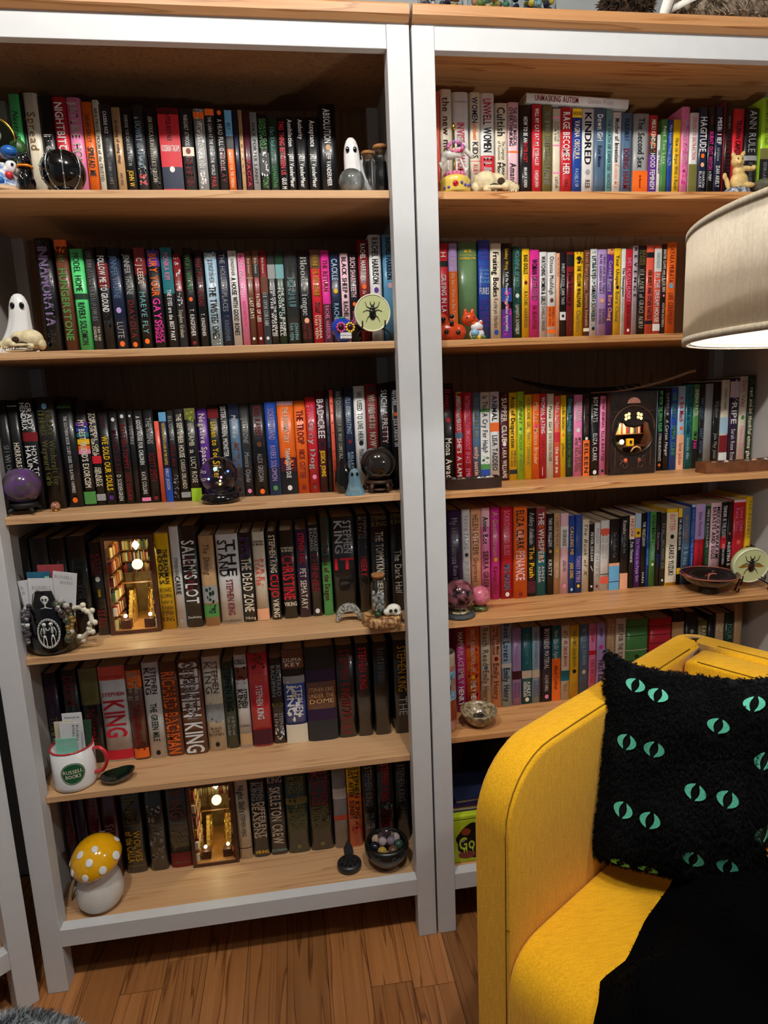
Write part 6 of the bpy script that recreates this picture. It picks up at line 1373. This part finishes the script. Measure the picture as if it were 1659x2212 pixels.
ring(LR-.0045, LR+.0010, LZ0, LZ0+.0075, 'bottom_trim', TRM); ring(LR-.0045, LR+.0010, LZ1-.0075, LZ1, 'top_trim', TRM)
MB().tube([((LR-.008)*math.cos(a), (LR-.008)*math.sin(a), LZ0+.003) for a in np.linspace(0, 2*PI, 72)[:-1]], .0012, 6, True).build('wire_ring', mat('white_wire', 'c8c8cc', rough=.4), t)
for k in range(3): a = k*2*PI/3+.4; MB().tube([(.02*math.cos(a), .02*math.sin(a), LZ1-.015), ((LR-.005)*math.cos(a), (LR-.005)*math.sin(a), LZ1-.004)], .0015, 6).build('spider_arm', mat('white_wire', 'c8c8cc'), t)
MB().lathe([(.012, LZ1-.05), (.018, LZ1-.045), (.018, LZ1-.01), (.012, LZ1)], 20).build('socket', mat('white_wire', 'c8c8cc'), t)
MB().lathe([(.010, LZ1-.055), (.024, LZ1-.075), (.030, LZ1-.092), (.022, LZ1-.112), (.001, LZ1-.118)], 24).build('bulb', mat('bulb_glow', 'ffffff', emit=40), t)
arcp = [(0, 0, LZ1), (.02, .007, 1.62)]+[(.365-.345*math.cos(a), .125-.118*math.cos(a), 1.62+.33*math.sin(a)) for a in np.linspace(.1, PI, 22)]+[(.71, .243, 1.2), (.71, .243, .6), (.71, .243, .03)]
MB().tube(arcp, .008, 12).build('arc_pole', mat('brushed_steel', '9a9c9e', rough=.3, metal=1), t)
MB().lathe([(.16, 0), (.16, .025), (.02, .032)], 40, c=(.71, .243, 0)).build('base', mat('brushed_steel', '9a9c9e'), t)
lamp('shade_bulb_light', (LX, LY, LZ1-.085), 37, (1.0, .95, .90), .03)
# ---------------------------------------------------------------- armchair (front faces -x-y)
YF = fabric('mustard_upholstery', 'f6ba06', 420, .92, .6, 'e0a200')
SEAM = mat('seam_thread', '8a6208', rough=.9)
OX, OY = -.020, -.4415
bx_, cx_ = Vector((.8415, .5403, 0)), Vector((.5403, -.8415, 0))
CH = thing('armchair', 'mustard yellow upholstered armchair in front of the right bookcase', 'armchair', (OX, OY, 0))
def CP_(s, c, z): v = bx_*s+cx_*c; return Vector((v.x, v.y, z))
def CM_(): return Matrix(((bx_.x, cx_.x, 0, 0), (bx_.y, cx_.y, 0, 0), (0, 0, 1, 0), (0, 0, 0, 1)))
def rounded_poly(pts, radii, n=8):
    out = []; k = len(pts)
    for i in range(k):
        p, a, b = Vector(pts[i]), Vector(pts[i-1]), Vector(pts[(i+1) % k]); r = radii[i]
        if r <= 0: out.append(tuple(p)); continue
        u = (a-p).normalized(); v = (b-p).normalized(); A = p+u*r; B = p+v*r
        for j in range(n+1): q = j/n; out.append(tuple(A*(1-q)**2+p*2*q*(1-q)+B*q*q))
    return out
def side_panel(name, prof, c0, c1, axis):
    """profile in (s or c, z), extruded along the other horizontal axis"""
    mb = MB(); n = len(prof)
    def P(a, q, z): return CP_(a, q, z) if axis == 's' else CP_(q, a, z)
    vs = [P(a, c0, z) for a, z in prof]+[P(a, c1, z) for a, z in prof]
    mb.add(vs, [(i, (i+1) % n, n+(i+1) % n, n+i) for i in range(n)], False); mb.add([vs[i] for i in range(n)], [tuple(reversed(range(n)))]); mb.add([vs[n+i] for i in range(n)], [tuple(range(n))])
    o = mb.build(name, YF, CH)
    bm = bmesh.new(); bm.from_mesh(o.data); bmesh.ops.remove_doubles(bm, verts=bm.verts, dist=1e-5); bmesh.ops.recalc_face_normals(bm, faces=bm.faces); bm.to_mesh(o.data); bm.free()
    bev(o, .009, 4); 
    for p in o.data.polygons: p.use_smooth = True
    return o
D, WDT, AT, HT = .715, .70, .066, .752
def shell():
    R0 = .05; H2 = AT/2
    # centre line of the U: from front of the first arm, round the back, to the front of the second arm
    path = [(0, H2)]
    def zr(s):
        zt = HT-.008+.006*min(1, s/D); zb = .13
        if s < .115: q = 1-s/.115; zt -= .115*(1-math.sqrt(max(0, 1-q*q)))
        if s < .10: q = 1-s/.10; zb += .10*(1-math.sqrt(max(0, 1-q*q)))
        return zb, zt
    sts = [0, .0015, .005, .011, .020, .032, .046, .062, .08, .098, .115, .16, .25, .35, .45, .55, D-R0]
    P = [(s, H2, 0, 1, s) for s in sts]
    cs, cc = D-R0, R0
    for k in range(1, 8): a = PI/2*k/8; P.append((cs+(R0-H2)*math.sin(a), cc-(R0-H2)*math.cos(a), math.sin(a), -math.cos(a), D))
    P = [(s, c, 0, -1, d) for s, c, _, _, d in P[:len(sts)]]+P[len(sts):]
    nb = [(D-H2, R0+(WDT-2*R0)*k/6, 1, 0, D) for k in range(7)]
    half = P+nb
    other = [(s, WDT-c, ns, -nc, d) for s, c, ns, nc, d in reversed(P)]
    full = half+other; vs = []; rr = .011
    prof = []
    for k in range(5): a = PI/2*k/4; prof.append((1, -1, math.cos(a), math.sin(a)))
    ring = []
    # cross-section in (n, z): n outward
    def sect(zb, zt):
        r = min(rr, (zt-zb)/2*.99); o = []
        for (sn, sz) in ((1, -1), (1, 1), (-1, 1), (-1, -1)):
            for k in range(5):
                a = PI/2*k/4
                if (sn, sz) == (1, -1): dn, dz = math.sin(a), -math.cos(a)
                elif (sn, sz) == (1, 1): dn, dz = math.cos(a), math.sin(a)
                elif (sn, sz) == (-1, 1): dn, dz = -math.sin(a), math.cos(a)
                else: dn, dz = -math.cos(a), -math.sin(a)
                o.append((sn*(H2-r)+dn*r, (zt-r if sz > 0 else zb+r)+dz*r))
        return o
    for s, c, ns, nc, d in full:
        zb, zt = zr(d)
        for n_, z_ in sect(zb, zt): vs.append(CP_(s+ns*n_, c+nc*n_, z_))
    m = 20; K = len(full)
    fs = [(i*m+j, i*m+(j+1) % m, (i+1)*m+(j+1) % m, (i+1)*m+j) for i in range(K-1) for j in range(m)]+[tuple(reversed(range(m))), tuple((K-1)*m+j for j in range(m))]
    o = MB().add(vs, fs, True).build('shell', YF, CH)
    bm = bmesh.new(); bm.from_mesh(o.data); bmesh.ops.recalc_face_normals(bm, faces=bm.faces); bm.to_mesh(o.data); bm.free()
    o.data.polygons[len(fs)-1].use_smooth = False; o.data.polygons[len(fs)-2].use_smooth = False
    return o
shell()
cu = rounded_poly([(AT+.003, .40), (WDT-AT-.003, .40), (WDT-AT-.003, HT-.006), (AT+.003, HT-.006)], [.02, .02, .02, .02])
side_panel('back_cushion', cu, D-.150, D-AT-.002, 'c')
st = rounded_poly([(-.010, .13), (D-.170, .13), (D-.170, .425), (-.010, .432)], [.03, .01, .01, .085], 10)
side_panel('seat', st, AT+.002, WDT-AT-.002, 's')
# seams
def seam(pts, nm='seam'): MB().tube(pts, .0011, 6).build(nm, SEAM, CH)
arc = [(.115*(1-math.cos(a)), HT-.008-.115*(1-math.sin(a))) for a in np.linspace(0, PI/2, 9)]
seam([CP_(-.0004, AT-.006, z) for z in (.24, .35, .5, .63)]+[CP_(q-.0003, AT-.0058, z+.0002) for q, z in arc]+[CP_(q, AT-.0062, HT-.0078+.006*q/D) for q in (.2, .35, .5, D-.10)])
seam([CP_(D-AT+.016, c, HT-.0012) for c in np.linspace(AT+.03, WDT-AT-.03, 8)])
seam([CP_(D-.149+.003, c, HT-.0065) for c in np.linspace(AT+.03, .5, 8)])
for s, c in ((.06, .06), (.06, WDT-.06), (D-.08, .06), (D-.08, WDT-.06)):
    v = CP_(s, c, 0); MB().lathe([(.012, 0), (.016, .005), (.024, .13), (.024, .136)], 20).build('leg', mat('black_leg', '181614', rough=.4), CH, (v.x, v.y, .0))
seam([CP_(-.0006, c, .470-.004*math.sin(c*40)) for c in (AT-.006, AT-.002, AT+.001)])
# ---------------------------------------------------------------- cat cushion
BL = Vector((.218, -.333, .440)); e1 = Vector((.835, -.55, 0)).normalized(); u1 = Vector((.055, .043, .39)); HH = u1.length; u1.normalize(); WWD = .29
n1 = e1.cross(u1).normalized()
if n1.y > 0: n1 = -n1
CU = thing('cat_eye_cushion', 'square black plush cushion covered in green cat eyes, on the yellow armchair', 'cushion', tuple(BL))
def cush(u, v, side):
    a, b = 2*u-1, 2*v-1; pin = 1-(.15 if b > 0 else .06)*(1-abs(a)**3.5)*(abs(b)**3); pin2 = 1-.06*(1-b*b)*(abs(a)**3)
    th = .075*((1-a**4)*(1-b**4))**.55 if abs(a) < 1 and abs(b) < 1 else 0
    th *= 1+.10*math.sin(7*u+3*v)+.06*math.sin(13*v-5*u)
    return e1*(((a*pin2+1)/2)*WWD)+u1*(((b*pin+1)/2)*HH)+n1*(th*side*(1 if side > 0 else .55))
NG = 30; vs = []; fs = []
for sd in (1, -1):
    o0 = len(vs)
    for j in range(NG+1):
        for i in range(NG+1): vs.append(cush(i/NG, j/NG, sd))
    for j in range(NG):
        for i in range(NG):
            q = (o0+j*(NG+1)+i, o0+j*(NG+1)+i+1, o0+(j+1)*(NG+1)+i+1, o0+(j+1)*(NG+1)+i); fs.append(q if sd > 0 else q[::-1])
PLUSH = mat('black_plush', '121214', rough=1, c2='050506', nscale=14, sheen=.05, spec=.1)
o = MB().add(vs, fs, True).build('cushion_body', PLUSH, CU)
bm = bmesh.new(); bm.from_mesh(o.data); bmesh.ops.remove_doubles(bm, verts=bm.verts, dist=1e-5); bmesh.ops.recalc_face_normals(bm, faces=bm.faces); bm.to_mesh(o.data); bm.free()
for p in o.data.polygons: p.use_smooth = True
rng = np.random.default_rng(3); P = []; N = []
for _ in range(9000):
    u, v = rng.random(), rng.random(); sd = 1 if rng.random() < .8 else -1
    p = cush(u, v, sd); du = cush(min(1, u+.01), v, sd)-cush(max(0, u-.01), v, sd); dv = cush(u, min(1, v+.01), sd)-cush(u, max(0, v-.01), sd); nn = du.cross(dv)
    if nn.length < 1e-9: continue
    nn.normalize(); nn = nn if nn.dot(n1)*sd > 0 else -nn
    P.append(tuple(p)); N.append(tuple(nn))
EYES = [(0.203, 0.902), (0.333, 0.877), (0.82, 0.902), (0.653, 0.789), (0.188, 0.643), (0.342, 0.63), (0.908, 0.653), (0.577, 0.483), (0.738, 0.489), (0.207, 0.346), (0.36, 0.329), (0.96, 0.34), (0.022, 0.04), (0.221, 0.064), (0.378, 0.056), (0.605, 0.184), (0.779, 0.187)]
ET = mat('mint_embroidery', '5fcfae', rough=.7, noise=.35, nscale=500)
keep = []
for i, p in enumerate(P): keep.append(True)
P = np.array(P); N = np.array(N)
for k, (u, v) in enumerate(EYES):
    tl = -.18; ca, sa = math.cos(tl), math.sin(tl); mb = MB()
    ctr = np.array(tuple(cush(u, v, 1))); dd = np.linalg.norm(P-ctr, axis=1); ok = dd > .017; P, N = P[ok], N[ok]
    for s in (-1, 1):
        pts = []
        for q in np.linspace(-1, 1, 9): pts.append((s*.0165*(1-q*q*.9)**.75, .0135*q))
        inn = [(s*.0062*(1-q*q)**.8+s*.0004, .0135*q) for q in np.linspace(1, -1, 9)[1:-1]]
        vv = []
        for a, b in pts+inn:
            a2, b2 = a*ca-b*sa, a*sa+b*ca
            uu, vv_ = min(.995, max(.005, u+a2/WWD)), min(.995, max(.005, v+b2/HH)); p = cush(uu, vv_, 1)+n1*.0035; vv.append(p)
        m_ = len(pts); tri = []
        # strip between outer and inner outline
        inner_full = [m_-1]+list(range(m_, m_+len(inn)))+[0]
        outer = list(range(m_-1, -1, -1))
        for i in range(len(outer)-1): tri.append((outer[i], outer[i+1], inner_full[i+1] if i+1 < len(inner_full) else 0, inner_full[i]))
        mb.add(vv, [tuple(dict.fromkeys(q)) for q in tri if len(set(q)) > 2])
    o = mb.build('embroidered_eye', ET, CU); o.modifiers.new('t', 'SOLIDIFY').thickness = .0012
fur('plush_fur', P, N, .0065, .0007, PLUSH, CU, 80000, 9, .8, .3)
# ---------------------------------------------------------------- black furry throw
TH = thing('plush_throw', 'black furry throw blanket bunched over the right side of the armchair seat', 'blanket', (OX, OY, 0))
NS, NCc = 34, 26; vs = []
def thr(i, j):
    q = i/NS; r = j/NCc; s = -.055+.50*q
    lft = float(np.interp(s, [-.06, -.02, .02, .05, .11, .2, .3, .42], [.235, .222, .212, .196, .204, .186, .18, .16]))
    c = lft+(WDT-AT-.004-lft)*r
    rise = .115*min(1, r/.35)**.5*(.6+.4*math.sin(PI*min(1, q*1.1)))+.018*math.sin(9*q+5*r)+.012*math.sin(14*r-6*q)
    zz = .436+max(.001, rise*min(1, (r*8)))*(1 if q > .08 else q/.08*.9+.1)
    if s < .02: zz -= (.02-s)**1.4*3.0
    if q > .78: zz -= 0
    return CP_(s, c, zz)
for i in range(NS+1):
    for j in range(NCc+1): vs.append(thr(i, j))
fs = [(i*(NCc+1)+j, i*(NCc+1)+j+1, (i+1)*(NCc+1)+j+1, (i+1)*(NCc+1)+j) for i in range(NS) for j in range(NCc)]
# hanging front part
o0 = len(vs)
for k in range(1, 13):
    for j in range(NCc+1):
        p = thr(0, j); v = p-bx_*(.006*math.sin(k*.7+j*.5)+.012*min(1, k/4)); vs.append(Vector((v.x, v.y, p.z-.028*k)))
for k in range(12):
    for j in range(NCc):
        a = (j if k == 0 else o0+(k-1)*(NCc+1)+j); b = (j+1 if k == 0 else o0+(k-1)*(NCc+1)+j+1); fs.append((a, o0+k*(NCc+1)+j, o0+k*(NCc+1)+j+1, b))
FURB = mat('black_fur', '040406', rough=1, noise=.3, nscale=25, sheen=0, spec=.05)
o = MB().add(vs, fs, True).build('throw_cloth', FURB, TH); o.modifiers.new('t', 'SOLIDIFY').thickness = .006
bm = bmesh.new(); bm.from_mesh(o.data); bmesh.ops.recalc_face_normals(bm, faces=bm.faces); bm.normal_update()
if sum(f.normal.z for f in bm.faces) < 0:
    for f_ in bm.faces: f_.normal_flip()
bm.to_mesh(o.data); bm.free()
o.modifiers['t'].offset = 0
me = o.data; P = []; N = []
for p in me.polygons:
    vv = [me.vertices[i].co for i in p.vertices]
    for _ in range(6):
        a, b = R_.random(), R_.random(); q = vv[0].lerp(vv[1], a).lerp(vv[3].lerp(vv[2], a), b); P.append(tuple(q)); N.append(tuple(p.normal))
fur('fur_pile', P, N, .006, .0007, FURB, TH, 60000, 12, .8, .3)
# ---------------------------------------------------------------- faux fur pouf
t = thing('fur_pouf', 'round grey and white faux fur pouf at the bottom left corner', 'pouf', (-.800, -.600, 0)); t.scale = (1, 1, 1.10)
GF = mat('grey_faux_fur', 'c4cad0', rough=.95, c2='6a7076', nscale=18, noise=.2)
MB().lathe([(.20, 0), (.235, .03), (.245, .16), (.235, .28), (.20, .325), (.12, .345), (.001, .352)], 48, cap=False).build('pouf_body', GF, t)
rng = np.random.default_rng(5); P = []; N = []
PR = [(.20, 0), (.235, .03), (.245, .16), (.235, .28), (.20, .325), (.12, .345), (.001, .352)]
for _ in range(12000):
    k = rng.choice(6, p=[.02, .13, .15, .22, .28, .20]); q = rng.random(); a = rng.random()*2*PI
    (r0, z0_), (r1, z1_) = PR[k], PR[k+1]; r = r0+(r1-r0)*q; zz = z0_+(z1_-z0_)*q; dr, dz = r1-r0, z1_-z0_
    P.append((r*math.cos(a), r*math.sin(a), zz)); nn = Vector((dz*math.cos(a), dz*math.sin(a), -dr)).normalized(); N.append(tuple(nn))
fur('faux_fur', P, N, .020, .0012, GF, t, 45000, 6, 1.5)
